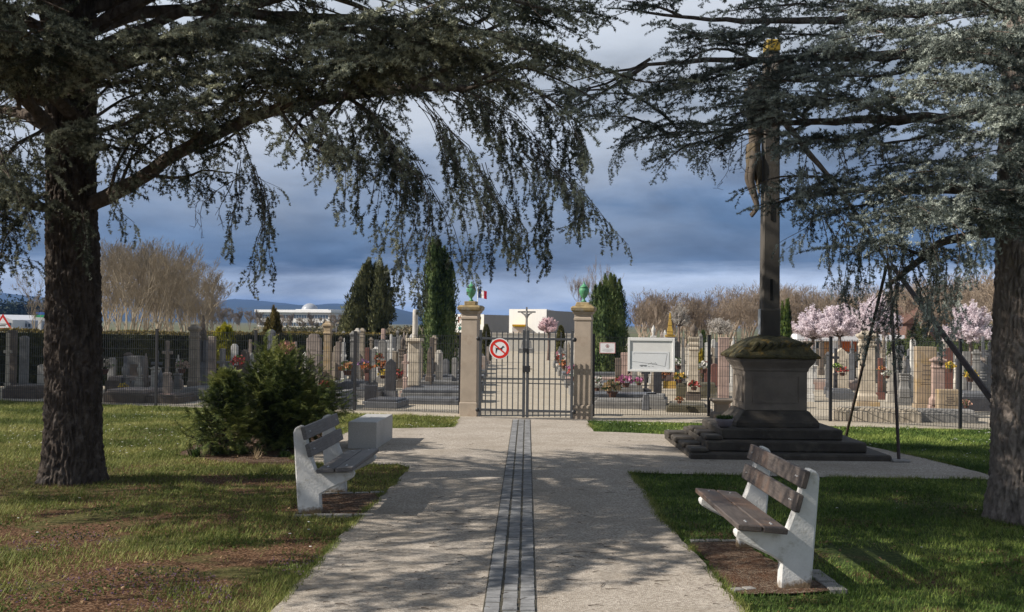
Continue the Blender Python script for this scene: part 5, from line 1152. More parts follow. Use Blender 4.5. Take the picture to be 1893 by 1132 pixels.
limb(tr_, (.08,.007), [(1890,110,RD),(1750,100,RD+.5),(1600,105,RD+1.2),(1400,110,RD+2.0),(1200,120,RD+2.9),(1060,150,RD+3.4)], c2)
limb(tr_, (.07,.007), [(1890,0,RD),(1760,10,RD+.3),(1600,30,RD+.7),(1420,40,RD+1.2),(1260,30,RD+1.6),(1120,15,RD+2)], c2)
limb(tr_, (.06,.02), [(1885,420,RD),(1820,430,RD-.2),(1740,450,RD-.2),(1680,500,RD),(1640,530,RD+.2)], c2)
limb(tr_, (.05,.02), [(1440,210,15.4),(1480,262,15.3),(1530,325,15.2),(1600,420,15.1),(1648,500,15.5)], c2)
UPR = [
 [(1560,140,12),(1490,150,12.2),(1420,150,12.3),(1350,165,12.4)], [(1540,190,12),(1460,195,12.2),(1390,205,12.3),(1350,220,12.4)], [(1520,90,12),(1450,110,12.1),(1390,115,12.2)], [(1560,120,11.6),(1500,125,11.6),(1440,140,11.7),(1400,175,11.8)], [(1500,225,12.1),(1450,215,12),(1400,225,12),(1360,245,12)],
 [(1800,352,10.7),(1740,330,10.3),(1660,340,10),(1580,360,9.7)], [(1700,350,11.2),(1640,370,10.8),(1560,385,10.4),(1500,400,10.2)], [(1600,352,11.8),(1540,350,11.8),(1480,360,12),(1430,376,12.2)], [(1800,352,10.5),(1760,390,10.1),(1690,400,9.8),(1610,400,9.6)],
 [(1880,340,10.2),(1860,370,9.6),(1800,385,9.1),(1720,380,8.8)], [(1893,300,10.2),(1850,300,9.5),(1780,310,9),(1680,320,8.7)], [(1893,360,10.3),(1893,380,9.5),(1880,360,9),(1850,350,8.6)],
 [(1780,215,10.8),(1720,250,10.4),(1640,265,10.1),(1560,270,9.9)], [(1650,222,11.4),(1580,250,11.2),(1500,260,11),(1420,280,11)], [(1500,225,12.1),(1440,250,12.1),(1370,250,12.2),(1310,285,12.4)], [(1380,235,12.7),(1320,230,12.8),(1250,230,13),(1170,250,13.1)],
 [(1380,235,12.7),(1310,260,12.6),(1270,265,12.5),(1240,290,12.5)], [(1250,255,13.2),(1200,230,13.3),(1140,215,13.4),(1060,220,13.5)], [(1780,215,10.6),(1730,190,10),(1650,180,9.6),(1570,190,9.3)], [(1650,222,11.2),(1580,190,10.8),(1490,180,10.6),(1400,180,10.5)],
 [(1890,210,10.1),(1860,240,9.3),(1800,250,8.8),(1720,240,8.5)], [(1890,210,10.1),(1850,170,9.4),(1780,150,9),(1700,150,8.7)], [(1500,225,12.1),(1440,190,12),(1360,170,12),(1290,170,12)],
 [(1750,100,10.8),(1680,130,10.5),(1600,140,10.3),(1510,140,10.2)], [(1600,105,11.4),(1530,140,11.3),(1450,150,11.2),(1380,140,11.2)], [(1400,110,12.2),(1330,140,12.3),(1260,160,12.4),(1200,180,12.5)], [(1200,120,13.1),(1140,150,13.1),(1080,190,13.2),(1020,200,13.2)],
 [(1200,120,13.1),(1130,160,13),(1060,170,12.9),(990,180,12.8)], [(1400,110,12.2),(1330,90,12),(1270,110,11.9),(1220,150,11.9)], [(1750,100,10.8),(1690,70,10.2),(1610,60,9.9),(1520,70,9.7)], [(1600,105,11.4),(1540,70,11),(1450,60,10.8),(1360,70,10.7)],
 [(1760,10,10.6),(1700,30,10.2),(1620,20,9.9),(1530,20,9.7)], [(1600,30,11),(1520,10,10.7),(1430,10,10.5),(1340,20,10.4)], [(1420,40,11.5),(1360,70,11.4),(1290,60,11.3),(1230,50,11.3)], [(1260,30,11.9),(1210,10,11.8),(1150,0,11.7)], [(1893,60,10.2),(1840,80,9.4),(1780,60,9),(1700,70,8.6)], [(1893,130,10.2),(1850,120,9.4),(1790,100,9),(1720,110,8.6)],
 [(1893,20,10),(1850,20,9.2),(1800,0,8.8)], [(1893,250,9.8),(1880,270,9),(1840,290,8.6)], [(1893,170,9.8),(1893,190,9),(1860,200,8.5)], [(1740,450,9.9),(1700,470,9.6),(1650,450,9.4),(1600,440,9.3)], [(1820,430,9.8),(1800,420,9.3),(1750,400,9),(1690,420,8.8)]]
for st in [q for k, q in enumerate(variants(UPR, 1, 70, 60, .9)) if k < len(UPR) or k % 2]:
    P = smooth_pts(px_pts(st), 8); limb_wood(w2, P, .022, .005, 5)
    clothe(c2, P, PADS, .092, .05, sc=(.55,1.05), dn=.08, spread=(.3,1.2))
    clothe(c2, P, HANG, .15, .2, sc=(.5,.8), dn=.6, spread=(.4,1.5))
    for u in (2, 4, 6):
        sgn = 1 if u % 4 else -1; t = P[u+1]-P[u]; t /= np.linalg.norm(t); h = np.array([-t[1], t[0], 0])*sgn + t*.7; l2 = random.uniform(.3,.6)
        S_ = [P[u]+h*l2*v+np.array([0,0,-.15*l2*v*v]) for v in (0,.5,1)]; limb_wood(w2, S_, .008, .004, 3); clothe(c2, S_, PADS, .10, 0, sc=(.6,1.0), dn=.05)
DNR = [
 [(1560,400,9.8),(1570,440,9.8),(1565,490,9.8),(1560,540,9.8)], [(1600,400,9.7),(1610,450,9.7),(1600,510,9.7)], [(1520,400,10.2),(1545,440,10.1),(1530,462,10.1)], [(1500,395,10.2),(1490,430,10.2),(1452,460,10.2)], [(1600,420,9.6),(1590,470,9.6),(1575,550,9.6)],
 [(1640,440,9.5),(1655,520,9.5),(1660,600,9.5),(1662,640,9.5)], [(1650,530,9.7),(1630,560,9.7),(1620,600,9.7)], [(1680,480,9.4),(1700,540,9.4),(1690,600,9.4)], [(1700,440,9.3),(1725,500,9.3),(1720,580,9.3),(1735,610,9.3)], [(1740,430,9.2),(1750,500,9.2),(1745,560,9.2)], [(1780,420,9.1),(1790,480,9.1),(1770,540,9.1)],
 [(1660,420,9.4),(1670,480,9.4),(1650,560,9.4),(1600,640,9.4)], [(1820,400,9),(1810,450,9),(1800,500,9)], [(1860,380,9),(1850,420,9),(1840,450,9)], [(1720,390,9.2),(1710,450,9.2),(1735,520,9.2)], [(1690,520,9.6),(1715,570,9.6),(1740,640,9.6)],
 [(1500,300,10.5),(1520,350,10.5),(1545,385,10.5)], [(1560,280,10.2),(1570,330,10.2)], [(1630,270,10),(1640,330,10)], [(1480,280,11),(1475,330,11),(1470,380,11)], [(1310,285,12.4),(1280,270,12.4),(1295,302,12.4)], [(1180,250,13),(1150,260,13),(1128,300,13)], [(1060,220,13.4),(1080,260,13.4),(1078,290,13.4)], [(1240,240,13),(1225,280,13)], [(1340,240,12.4),(1335,280,12.4)], [(1400,270,11.5),(1370,290,11.5)],
 [(1430,376,12.2),(1500,345,12.2),(1560,340,12.2)], [(1760,540,9.5),(1770,590,9.5)], [(1580,400,9.9),(1550,470,9.9),(1556,530,9.9)]]
for st in variants(DNR, 1, 30, 20, .4):
    P = smooth_pts(px_pts(st), 10); limb_wood(w2, P, .0055, .0025, 4)
    clothe(c2, P, LOOSE if st[-1][1] > 420 else HANG, .08, .0, sc=(.45,.75), dn=1.0, spread=(.3,1.4), taper=.2)
for st in [[(1368,250,12.6),(1350,290,12.6),(1348,320,12.6),(1326,348,12.6)], [(1360,270,12.6),(1335,285,12.6),(1318,292,12.6)], [(1372,260,12.6),(1368,300,12.6),(1378,318,12.6)]]:
    P = smooth_pts(px_pts(st), 8); limb_wood(w2, P, .007, .002, 4)
    for p in P[1:]:
        for _ in range(3): q = p+np.random.normal(size=3)*.035; w2.tube([p, q], .0022, 3)
procedural_crown(c2, w2, (xr, TRy), 5.6, 11.5, 4.8, 22, 31)
finish_tree(tr_, c2, w2, NEED_R)
tz = thing('cedar_tree', 'unseen cedar added beyond the left edge of the view to shade the leftmost graves', 'cedar tree', (0,0,0))  # unseen extra tree, put in for its shadow on the left graves
c3 = Crown(); w3 = MB(); MB().tube([(-18.2,24.6,-.05),(-18.2,24.6,5),(-18.1,24.7,11)], [.34,.24,.05], 14).build('trunk', BARK, tz)
procedural_crown(c3, w3, (-18.2, 24.6), 3.0, 10.5, 4.4, 46, 77); finish_tree(tz, c3, w3, NEED_L)
# ================================================================== SHRUB
YEW = foliage('yew_leaves', (.022,.036,.011), (.095,.130,.034), (.25,.27,.075), 1.6, 14.0, .15)
def conifer_spray(rng, Ln=.19, width=.09, sp=.014, r=.022, w=.008, droop=.5):
    pts = [np.zeros(3)]; n = 7
    for i in range(n): a = .15-droop*i/n; pts.append(pts[-1]+Ln/n*np.array([math.cos(a), 0, math.sin(a)]))
    T = []; pts = np.array(pts)
    def leaves(p0, p1):
        d = p1-p0; l_ = np.linalg.norm(d); d = d/l_; m = max(2, int(l_/sp)); s = np.cross(d, [0,0,1.]); s /= np.linalg.norm(s)+1e-9
        for i in range(m):
            c = p0+d*l_*i/m
            for sg in (-1, 1):
                e = s*sg+d*.5+rng.normal(size=3)*.28; e /= np.linalg.norm(e); q = np.cross(e, [0,0,1.]); q /= np.linalg.norm(q)+1e-9; ll = r*rng.uniform(.8,1.2)
                T.append([c-q*w*.5, c+q*w*.5+np.array([0,0,rng.normal()*.003]), c+e*ll])
    for i in range(n): leaves(pts[i], pts[i+1])
    sg = 1
    for i in range(1, n):
        for _ in range(2):
            ang = sg*rng.uniform(.5, .95); l_ = width*(1-.5*i/n)*rng.uniform(.6,1.2); d = np.array([math.cos(ang), math.sin(ang), -.2+rng.normal()*.15]); leaves(pts[i], pts[i]+d*l_); sg = -sg
    return np.array(T), ribs(pts[:-1], pts[1:], np.full(n, .002), rng)
YS = [conifer_spray(rng) for _ in range(7)]
def shrub(name, label, px, py, w_, h_, dens, seed, fol, conical=False):
    rd = random.Random(seed); p0 = gnd(px, py); p0.y += w_*.35; t = thing(name, label, 'shrub', (p0.x, p0.y, 0)); cr_ = Crown(); wd = MB()
    nb = int(26*dens)
    for i in range(nb):
        az = i*2.4+rd.uniform(-.3,.3)
        if conical: f = (i+.5)/nb; z = h_*f; L_ = w_*.5*(1-f)**.7*rd.uniform(.8,1.15); s0 = np.array([0,0,z]); s1 = s0+np.array([math.cos(az), math.sin(az), .25])*L_
        else:
            el_ = rd.uniform(.05, 1.3); L_ = rd.uniform(.66,1.16); s0 = np.array([rd.uniform(-.1,.1), rd.uniform(-.1,.1), .05]); s1 = np.array([math.cos(az)*math.cos(el_)*w_*.5, math.sin(az)*math.cos(el_)*w_*.5, h_*(.12+.88*math.sin(el_))])*L_
        md = (s0+s1)/2+np.array([0,0,.12*h_]) if not conical else (s0+s1)/2
        P = smooth_pts([s0, md, s1], 9); limb_wood(wd, P, .014, .004, 4)
        for j in range(2, 10):
            for _ in range(int(8*dens) if not conical else 5):
                q = P[j]+np.random.normal(size=3)*(.09 if not conical else .04); out = q.copy(); out[2] -= h_*.3; out /= np.linalg.norm(out)+1e-6
                if q[2] < .06: q[2] = .06+rd.uniform(0,.05)
                d = out*.8+np.random.normal(size=3)*.55; cr_.stamp(YS, q, d, (0,0,1), rd.uniform(.7,1.15))
    if conical: wd.tube([(0,0,-.02),(0,0,h_)], [.03,.008], 6)
    N_ = np.concatenate(cr_.n); T_ = np.concatenate(cr_.t); al = np.concatenate([N_, T_]); wd.build('branches', TWIG, t)
    npmesh('foliage', al.reshape(-1,3), np.arange(len(al)*3).reshape(-1,3), [fol, TWIG], t, np.concatenate([np.zeros(len(N_), int), np.ones(len(T_), int)]))
    print('shrub', len(al)); return t
shrub('yew_shrub', 'large dark green yew shrub between the left cedar and the left bench', 508, 838, 1.50, 1.36, 1.7, 3, YEW)
shrub('young_fir', 'small loose young fir growing at the left side of the yew shrub', 402, 846, 1.15, 1.02, 1.2, 4, YEW, True)
# small plants at the foot of the shrubs
GRN = foliage('herb_leaves', (.03,.06,.02), (.07,.12,.03), (.12,.18,.05), 3, 30, .25)
DRY = mat('dry_stalks', (.33,.25,.15), var=.3, bump=0)
def tuft_plant(name, label, px, py, h_, n, m_, spread=.5, wd=.012):
    p = gnd(px, py); T = []
    for _ in range(n):
        a = random.uniform(0, 2*PI); d = Vector((math.cos(a)*spread*random.random(), math.sin(a)*spread*random.random(), 1)).normalized()*h_*random.uniform(.5,1); s = Vector((-math.sin(a), math.cos(a), 0))*wd; b = Vector((random.gauss(0,.03), random.gauss(0,.03), 0))
        T.append([tuple(b-s), tuple(b+s), tuple(b+d)])
    o = trimesh(name, T, m_); o.location = p; tag(o, label, 'plant')
tuft_plant('leafy_plant', 'small broad leaved green plant at the foot of the young fir', 362, 846, .20, 60, GRN, 1.2, .02)
tuft_plant('dry_grass_tuft', 'dry straw stalks in the bed in front of the yew shrub', 475, 850, .22, 50, DRY, 1.6, .004)
tuft_plant('leafy_plant', 'low green herb between the yew shrub and the left bench', 527, 846, .15, 150, GRN, 2.0, .012)
# ================================================================== CYPRESSES AND OTHER GARDEN TREES
CYP = foliage('cypress_leaves', (.022,.042,.014), (.065,.105,.032), (.14,.175,.06), 1.5, 9.0, .1)
CYPB = foliage('cypress_leaves_olive', (.035,.042,.018), (.095,.105,.045), (.18,.18,.08), 1.5, 9.0, .1)
def plume_tree(name, label, cat, base, plumes, fol, leaf=.07, n=2600, trunk=None, group=None):
    """crown made of upright flame shaped plumes; plumes: (dx,dy,z0,z1,r,leanx)"""
    t = thing(name, label, cat, base, 0, group); T = []; tot = sum(p[4]*(p[3]-p[2]) for p in plumes); rg = np.random.default_rng(int(abs(base[0])*100)+3)
    for dx, dy, z0, z1, r, ln in plumes:
        m = int(n*r*(z1-z0)/tot); u = rg.uniform(0, 1, m); a = rg.uniform(0, 2*PI, m)
        pr = np.clip(np.minimum((u*5+.45), 1)*np.clip(1-((u-.25)/.76).clip(0)**3.2, .04, 1), .02, 1)
        lump = 1+.22*np.sin(a*4+u*9+dx*7)+.14*np.sin(u*34+a*3)
        rr_ = r*pr*lump*rg.uniform(.72, 1.06, m); z = z0+(z1-z0)*u
        P = np.stack([dx+ln*u+rr_*np.cos(a), dy+rr_*np.sin(a), z], 1)
        d = np.stack([np.cos(a)*.45, np.sin(a)*.45, np.full(m, 1.0)], 1)+rg.normal(size=(m,3))*.28; d /= np.linalg.norm(d, axis=1, keepdims=True)
        s = np.stack([-np.sin(a), np.cos(a), np.zeros(m)], 1)+rg.normal(size=(m,3))*.35; s /= np.linalg.norm(s, axis=1, keepdims=True)
        l_ = leaf*rg.uniform(.6, 1.4, (m,1))
        T.append(np.stack([P-s*l_*.33-d*l_*.5, P+s*l_*.33-d*l_*.5, P+d*l_], 1))
        # solid core so that the crown is dense
    core = MB()
    for dx, dy, z0, z1, r, ln in plumes: core.tube([(dx, dy, z0+.02), (dx+ln*.25, dy, z0+(z1-z0)*.25), (dx+ln*.6, dy, z0+(z1-z0)*.6), (dx+ln*.9, dy, z0+(z1-z0)*.9)], [r*.3, r*.62, r*.5, r*.08], 8)
    T = np.concatenate(T); co = trimesh('crown', T, fol, t); core.build('inner_crown', fol, co)
    if trunk: trunk(t)
    return t
def cyp(px, pyt, Y, wpx, z0, label, n, seed, fol=CYP, leaf=.07, lean=0, name='cypress_tree', count=7000):
    rd = random.Random(seed); X = at(px, 600, Y).x; H = at(px, pyt, Y).z; W = wpx*Y/F; pl = []
    for i in range(n):
        a = i*2.4; rr_ = W*.30*math.sqrt((i+.3)/n); dx, dy = rr_*math.cos(a), rr_*math.sin(a); f = 1-.20*(abs(dx)/(W*.3+1e-6))**1.5*rd.uniform(.2,1.1)
        pl.append((dx, dy, z0*(1+.2*rd.random()), z0+(H-z0)*f*rd.uniform(.9,1), W*.26*rd.uniform(.8,1.1), lean*rd.uniform(.6,1.2)+dx*.25))
    def tk(t): MB().tube([(0,0,-.02),(0,0,z0+.4)], [.16,.12], 8).build('trunk', BARK, t)
    return plume_tree(name, label, 'cypress', (X, Y, 0), pl, fol, leaf, count, tk)
cyp(810, 430, 36.0, 68, .06, 'tall dense columnar cypress between the left cemetery rows and the gate pillar', 9, 2, CYP, .075, 0, count=20000)
cyp(1126, 503, 38.5, 74, .06, 'broad columnar cypress right behind the right gate pillar', 10, 3, CYP, .075, 0, count=18000)
_X = at(682, 600, 44).x; _pl = []
for k, (px, py, z0, w_) in enumerate([(652,572,1.45,.34),(657,545,1.35,.38),(664,515,1.3,.38),(674,490,1.3,.38),(682,479,1.35,.40),(694,486,1.3,.46),(706,481,1.4,.36),(714,492,1.5,.32),(720,548,1.6,.26),(670,530,1.25,.38),(700,520,1.35,.36)]):
    q = at(px, py, 44.); _pl.append((q.x-_X-.25, random.uniform(-.4,.4), z0, q.z, w_, .25))
plume_tree('cypress_tree', 'round topped olive green cypress on bare leaning trunks left of the tall cypress', 'cypress', (_X, 44., 0), _pl, CYPB, .10, 16000, lambda t: (MB().tube([(-.1,0,0),(.0,0,1.0),(.3,0,2)], [.16,.14,.10], 8).build('trunk', BARK, t), MB().tube([(.3,0,0),(.45,0,1.0),(.5,0,2)], [.12,.10,.08], 8).build('trunk', BARK, t)))
xt = at(700, 600, 44); ct = thing('leaning_cypress', 'thin leaning cypress stem with small tuft at the right of the olive cypress', 'cypress', (xt.x, 44.3, 0))
MB().tube([(-.2,0,0),(-.05,0,1.0),(.25,0,1.7),(.45,0,2.4)], [.10,.08,.06,.03], 7).build('trunk', BARK, ct)
T = np.random.default_rng(4); P = np.stack([T.normal(.47,.10,700), T.normal(0,.1,700), T.uniform(1.9,3.3,700)], 1); trimesh('crown', tufts(P, T, .09, .05, 2, 1.5), CYPB, ct)
cyp(1452, 548, 33.0, 30, .3, 'narrow green conifer right behind the shaft of the stone cross', 4, 7, foliage('conifer_green', (.02,.04,.01), (.06,.10,.02), (.12,.16,.04), 1.5, 9, .15), .07, count=5000)
GOLD = foliage('golden_conifer', (.09,.10,.008), (.24,.24,.02), (.42,.38,.04), 2, 10, .2)
cyp(416, 596, 32.0, 42, .5, 'golden green conifer bush above the graves right of the tall monument', 7, 8, GOLD, .08, count=6000, name='golden_conifer')
cyp(1296, 645, 31.0, 14, .2, 'narrow golden yellow conifer right of the cream urn column', 3, 9, foliage('golden_conifer_b', (.16,.12,.01), (.35,.27,.02), (.5,.4,.05), 2, 10, .2), .06, count=3000, name='golden_conifer')
cyp(506, 566, 37.0, 36, .3, 'brownish pointed conifer in front of the white office building', 6, 10, foliage('brown_conifer', (.05,.045,.012), (.10,.085,.025), (.17,.13,.04), 2, 10, .15), .08, count=6000, name='brown_conifer')
cyp(1430, 610, 34, 10, .3, 'small dark conifer left of the cross shaft base', 3, 20, CYP, .06, count=1500)
TOP = foliage('clipped_conifer', (.05,.05,.015), (.095,.095,.03), (.14,.13,.045), 1.5, 12, .1)
def cone_bush(px, pyt, Y, wpx, label, fol=TOP):
    X = at(px, 600, Y).x; H = at(px, pyt, Y).z; W = wpx*Y/F; rg = np.random.default_rng(int(px)); m = 6000
    u = rg.uniform(0,1,m)**.8; a = rg.uniform(0,2*PI,m); r = W*.5*np.sqrt(np.clip(1-u**1.7,0,1))*(.9+.08*np.sin(a*3))*rg.uniform(.9,1.03,m)
    P = np.stack([r*np.cos(a), r*np.sin(a), .1+(H-.1)*u], 1); t = thing('clipped_bush', label, 'bush', (X, Y, 0)); trimesh('crown', tufts(P, rg, .07, .05, 2, .5), fol, t)
    MB().lathe([(W*.25,.1),(W*.42,.5),(W*.40,H*.45),(W*.26,H*.75),(W*.05,H*.92)], 14).build('inner_crown', fol, t); MB().tube([(0,0,0),(0,0,.5)], .06, 6).build('trunk', BARK, t)
cone_bush(899, 601, 52, 21, 'clipped cone shaped bush on the left side of the alley behind the no dogs sign')
cone_bush(1037, 603, 50, 22, 'clipped cone shaped bush on the right side of the alley')
cone_bush(1300, 612, 46, 12, 'small dark clipped cone among the graves right of the cream urn column', CYP)
# blossom trees
def blossom(px, pyt, pyb, Y, wpx, label, col, seed, n=7600, trunk=True, name='cherry_tree', cat='cherry tree', core=.9, group=None):
    X = at(px, 600, Y).x; H = at(px, pyt, Y).z; zb = at(px, pyb, Y).z; W = wpx*Y/F; rg = np.random.default_rng(seed)
    t = thing(name, label, cat, (X, Y, 0), 0, group); m_ = mat('blossom_%d' % int(col[0]*1000), col, var=.35, scale=3, bump=0, rough=.8, trans=.3)
    wd = MB(); A = []; P = []
    nb = 46
    for i in range(nb):
        a = rg.uniform(0, 2*PI); el_ = rg.uniform(.25, 1.5); R_e = 1/math.sqrt((math.cos(el_)/(W*.5))**2+(math.sin(el_)/(H-zb))**2)*rg.uniform(.85,1.08)
        e = np.array([math.cos(a)*math.cos(el_), math.sin(a)*math.cos(el_), math.sin(el_)])*R_e; s = np.array([0,0,zb-.1]); wd.tube([s, s+e*.5+np.array([0,0,-.05]), s+e], [.022,.012,.004], 4)
        k = n//nb; u = rg.uniform(.3, 1, k)[:, None]; P.append(s+e*u+rg.normal(size=(k,3))*W*.016)
        for _ in range(2):
            q = s+e*rg.uniform(.4,.7); e2 = e/np.linalg.norm(e)+rg.normal(size=3)*.5; e2 = e2/np.linalg.norm(e2)*W*.2; wd.tube([q, q+e2], [.008,.003], 3); u = rg.uniform(.2, 1, k//2)[:, None]; P.append(q+e2*u+rg.normal(size=(k//2,3))*W*.02)
    P = np.concatenate(P); P = P[P[:,2] > zb-.15]; trimesh('crown', tufts(P, rg, .045, .035, 2, .2), m_, t); wd.build('branches', TWIG, t)
    if trunk: MB().tube([(0,0,0),(.03,0,zb*.5),(0,0,zb)], [.09,.07,.05], 7).build('trunk', mat('cherry_bark', (.16,.12,.10), var=.3), t)
    return t
PKB = (.86,.70,.74)
blossom(1503, 562, 622, 37, 92, 'pink cherry tree in blossom, first to the right of the stone cross', PKB, 1)
blossom(1552, 556, 618, 36, 98, 'pink cherry tree in blossom in the middle of the three by the columbarium', PKB, 2)
blossom(1613, 540, 615, 35, 118, 'largest pink cherry tree in blossom, behind the top of the steel prop', PKB, 3)
blossom(1794, 553, 626, 36, 98, 'pink cherry tree in blossom standing alone by the right cedar trunk', PKB, 4)
blossom(1014, 583, 612, 56, 44, 'round pink cherry tree in blossom seen over the gate right of the alley', (.74,.58,.60), 5)
blossom(1255, 548, 600, 60, 44, 'white blossoming tree behind the pink shrine', (.50,.47,.43), 6, 1800)
blossom(1330, 590, 615, 55, 80, 'low white blossoming bush behind the cream urn column', (.50,.50,.40), 7, 2500, False, 'blossom_bush', 'bush')
blossom(532, 624, 652, 29, 46, 'peach flowering bush above the yew shrub', (.62,.36,.27), 8, 1500, False, 'flowering_bush', 'bush')
blossom(975+60, 640, 655, 48, 16, 'small pink flowering bush by the right of the alley', (.60,.30,.35), 9, 500, False, 'flowering_bush', 'bush')
# hedges
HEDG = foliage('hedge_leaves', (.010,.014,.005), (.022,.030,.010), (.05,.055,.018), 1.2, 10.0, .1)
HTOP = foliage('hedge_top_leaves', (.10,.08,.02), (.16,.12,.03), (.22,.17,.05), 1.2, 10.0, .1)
def hedge(a, b, h0, h1, dep, label, fol=HEDG, top=HTOP, leaf=.07):
    A = Vector(a); B = Vector(b); d = B-A; ln = d.length; az = math.atan2(d.y, d.x); t = thing('hedge', label, 'hedge', (A.x, A.y, 0), az)
    rg = np.random.default_rng(int(ln*10)); n = int(ln*h0*420)
    x = rg.uniform(0, ln, n); hh_ = h0+(h1-h0)*x/ln; P = np.stack([x, -.02+rg.normal(size=n)*.03, rg.uniform(0,1,n)*hh_], 1)
    T1 = tufts(P, rg, leaf, leaf*.6, 2, .2)
    n2 = int(ln*dep*260); x = rg.uniform(0, ln, n2); hh_ = h0+(h1-h0)*x/ln; P = np.stack([x, rg.uniform(0, dep, n2), hh_+rg.normal(size=n2)*.025+.03*np.sin(x*1.7)], 1)
    T2 = tufts(P, rg, leaf, leaf*.6, 2, .6)
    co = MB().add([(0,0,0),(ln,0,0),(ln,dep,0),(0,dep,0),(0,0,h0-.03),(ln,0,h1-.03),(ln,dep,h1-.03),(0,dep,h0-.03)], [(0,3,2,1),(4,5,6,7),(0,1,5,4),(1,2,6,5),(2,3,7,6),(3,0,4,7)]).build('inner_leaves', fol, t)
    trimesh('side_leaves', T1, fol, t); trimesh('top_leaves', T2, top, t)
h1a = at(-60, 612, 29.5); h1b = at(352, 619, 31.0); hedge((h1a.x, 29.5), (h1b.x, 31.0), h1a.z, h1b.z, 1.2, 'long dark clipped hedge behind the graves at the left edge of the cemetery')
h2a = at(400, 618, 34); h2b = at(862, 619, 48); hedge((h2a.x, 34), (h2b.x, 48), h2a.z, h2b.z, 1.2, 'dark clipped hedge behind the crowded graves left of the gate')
h3a = at(1640, 630, 43); h3b = at(1960, 640, 36); hedge((h3a.x, 43), (h3b.x, 36), h3a.z, h3b.z, 1.2, 'dark green hedge at the far right behind the slate pedestal cross', foliage('hedge_green', (.02,.03,.01), (.05,.07,.02), (.09,.11,.04), 1.2, 10, .1), foliage('hedge_green', (.02,.03,.01), (.05,.07,.02), (.09,.11,.04)))
# ================================================================== BARE TREES
BARE = mat('bare_twigs', (.31,.25,.19), rough=.95, var=.25, scale=.4, bump=0, rnd=.25)
BAREG = mat('bare_twigs_ochre', (.34,.29,.215), rough=.95, var=.25, scale=.4, bump=0, rnd=.2)
def bare_tree_mesh(seed, H=8.0, spread=.34, levels=5, stems=1, r=.11, upr=.5, thin=.012):
    rg = random.Random(seed); mb = MB(); tri = []
    def grow(p, d, l_, r_, lev):
        m = 4; pts = [p]; q = p.copy(); dd = d.copy()
        for i in range(m):
            dd = (dd+Vector((rg.gauss(0,.10), rg.gauss(0,.10), rg.gauss(.03,.05)))).normalized(); q = q+dd*l_/m; pts.append(q.copy())
        if lev <= 2: mb.tube(pts, [r_*(1-.4*i/m) for i in range(m+1)], 5 if lev < 2 else 4)
        else:
            w_ = max(r_, thin*.5); s = Vector((rg.gauss(0,1), rg.gauss(0,1), rg.gauss(0,1))).cross(dd).normalized()*w_; s2 = s.cross(dd)
            for i in (0, 2): 
                tri.append([pts[i]-s, pts[i]+s, pts[i+2]]); tri.append([pts[i]-s2, pts[i]+s2, pts[i+2]])
        if lev < levels:
            nc = rg.choice([3,4,4]) if lev < 3 else rg.choice([3,4])
            for _ in range(nc):
                u = rg.uniform(.25, 1); k = min(m-1, int(u*m)); pp = pts[k].lerp(pts[k+1], u*m-k)
                nd = (dd+Vector((rg.gauss(0,1), rg.gauss(0,1), rg.gauss(0,.5))).normalized()*rg.uniform(.5,.95)+Vector((0,0,upr*.5))).normalized()
                grow(pp, nd, l_*rg.uniform(.5,.75), r_*.5, lev+1)
    for k in range(stems):
        grow(Vector((rg.uniform(-.5,.5)*(stems > 1), rg.uniform(-.5,.5)*(stems > 1), 0)), Vector((rg.gauss(0,.1)*stems, rg.gauss(0,.1)*stems, 1)).normalized(), H*.5, r, 0)
    # H rescale
    zmax = max(max(v[2] for t_ in tri for v in t_), .1); k = H/zmax
    mb.v = [(v[0]*k, v[1]*k, v[2]*k) for v in mb.v]
    T_ = np.array([[tuple(v) for v in t_] for t_ in tri])*k
    return mb, T_
def bare_tree(seed, label, H, group, **k):
    m_ = k.pop('m', BARE); mb, T_ = bare_tree_mesh(seed, H, **k); t = thing('bare_tree', label, 'tree', (0,0,-100), 0, group); mb.build('trunk', m_, t); trimesh('crown', T_, m_, t); return t
protosA = [bare_tree(s, 'x', 8.0, 'bare trees beyond the left hedge', stems=1, r=.07, levels=5, upr=1.0, thin=.030, m=BAREG) for s in (1,2,3,4)]
protosB = [bare_tree(s, 'x', 8.0, 'bare woodland trees along the right horizon', stems=2, r=.10, levels=5, upr=.6, thin=.045) for s in (5,6,7)]
def plant_row(protos, items, label_fn):
    used = set()
    for i, (px, top, Y) in enumerate(items):
        pr = protos[i % len(protos)]; X = at(px, 600, Y).x; H = at(px, top, Y).z; s = H/8.0; lb = label_fn(i)
        if i < len(protos): o = pr; o.location = (X, Y, 0); o.rotation_euler = (0,0,i*1.3); o['label'] = lb
        else: o = copy_thing(pr, (X, Y, 0), i*2.1, lb)
        o.scale = (s*1.05, s*1.05, s)
itA = [(205,430,66),(250,428,70),(290,436,68),(335,455,72),(365,480,70),(225,450,78),(310,450,80),(270,445,60),(190,455,74),(350,500,64),(385,520,82),(240,470,62),(322,480,61),(298,440,76),(60,500,80),(215,440,72),(262,435,66),(328,450,64),(345,470,78),(372,495,70),(280,430,74),(232,455,82),(395,540,80),(198,470,64),(318,445,84)]
rdA = random.Random(4); itA += [(rdA.uniform(185,395), 0, rdA.uniform(60,88)) for _ in range(26)]; itA = [(a, float(np.interp(a, [60,185,250,310,350,400],[500,440,425,440,470,520]))+rdA.uniform(0,28), c) for a, b, c in itA]
plant_row(protosA, itA, lambda i: 'one of the ochre bare trees clustered beyond the hedge right of the left cedar trunk')
itB = []
rd = random.Random(9)
for i in range(120):
    px = 1180+ i*6.6+rd.uniform(-8,8); top = float(np.interp(px, [1180,1300,1380,1480,1600,1700,1800,1950],[545,545,522,530,525,515,500,490]))+rd.uniform(-8,16); itB.append((px, top, rd.uniform(78,120)))
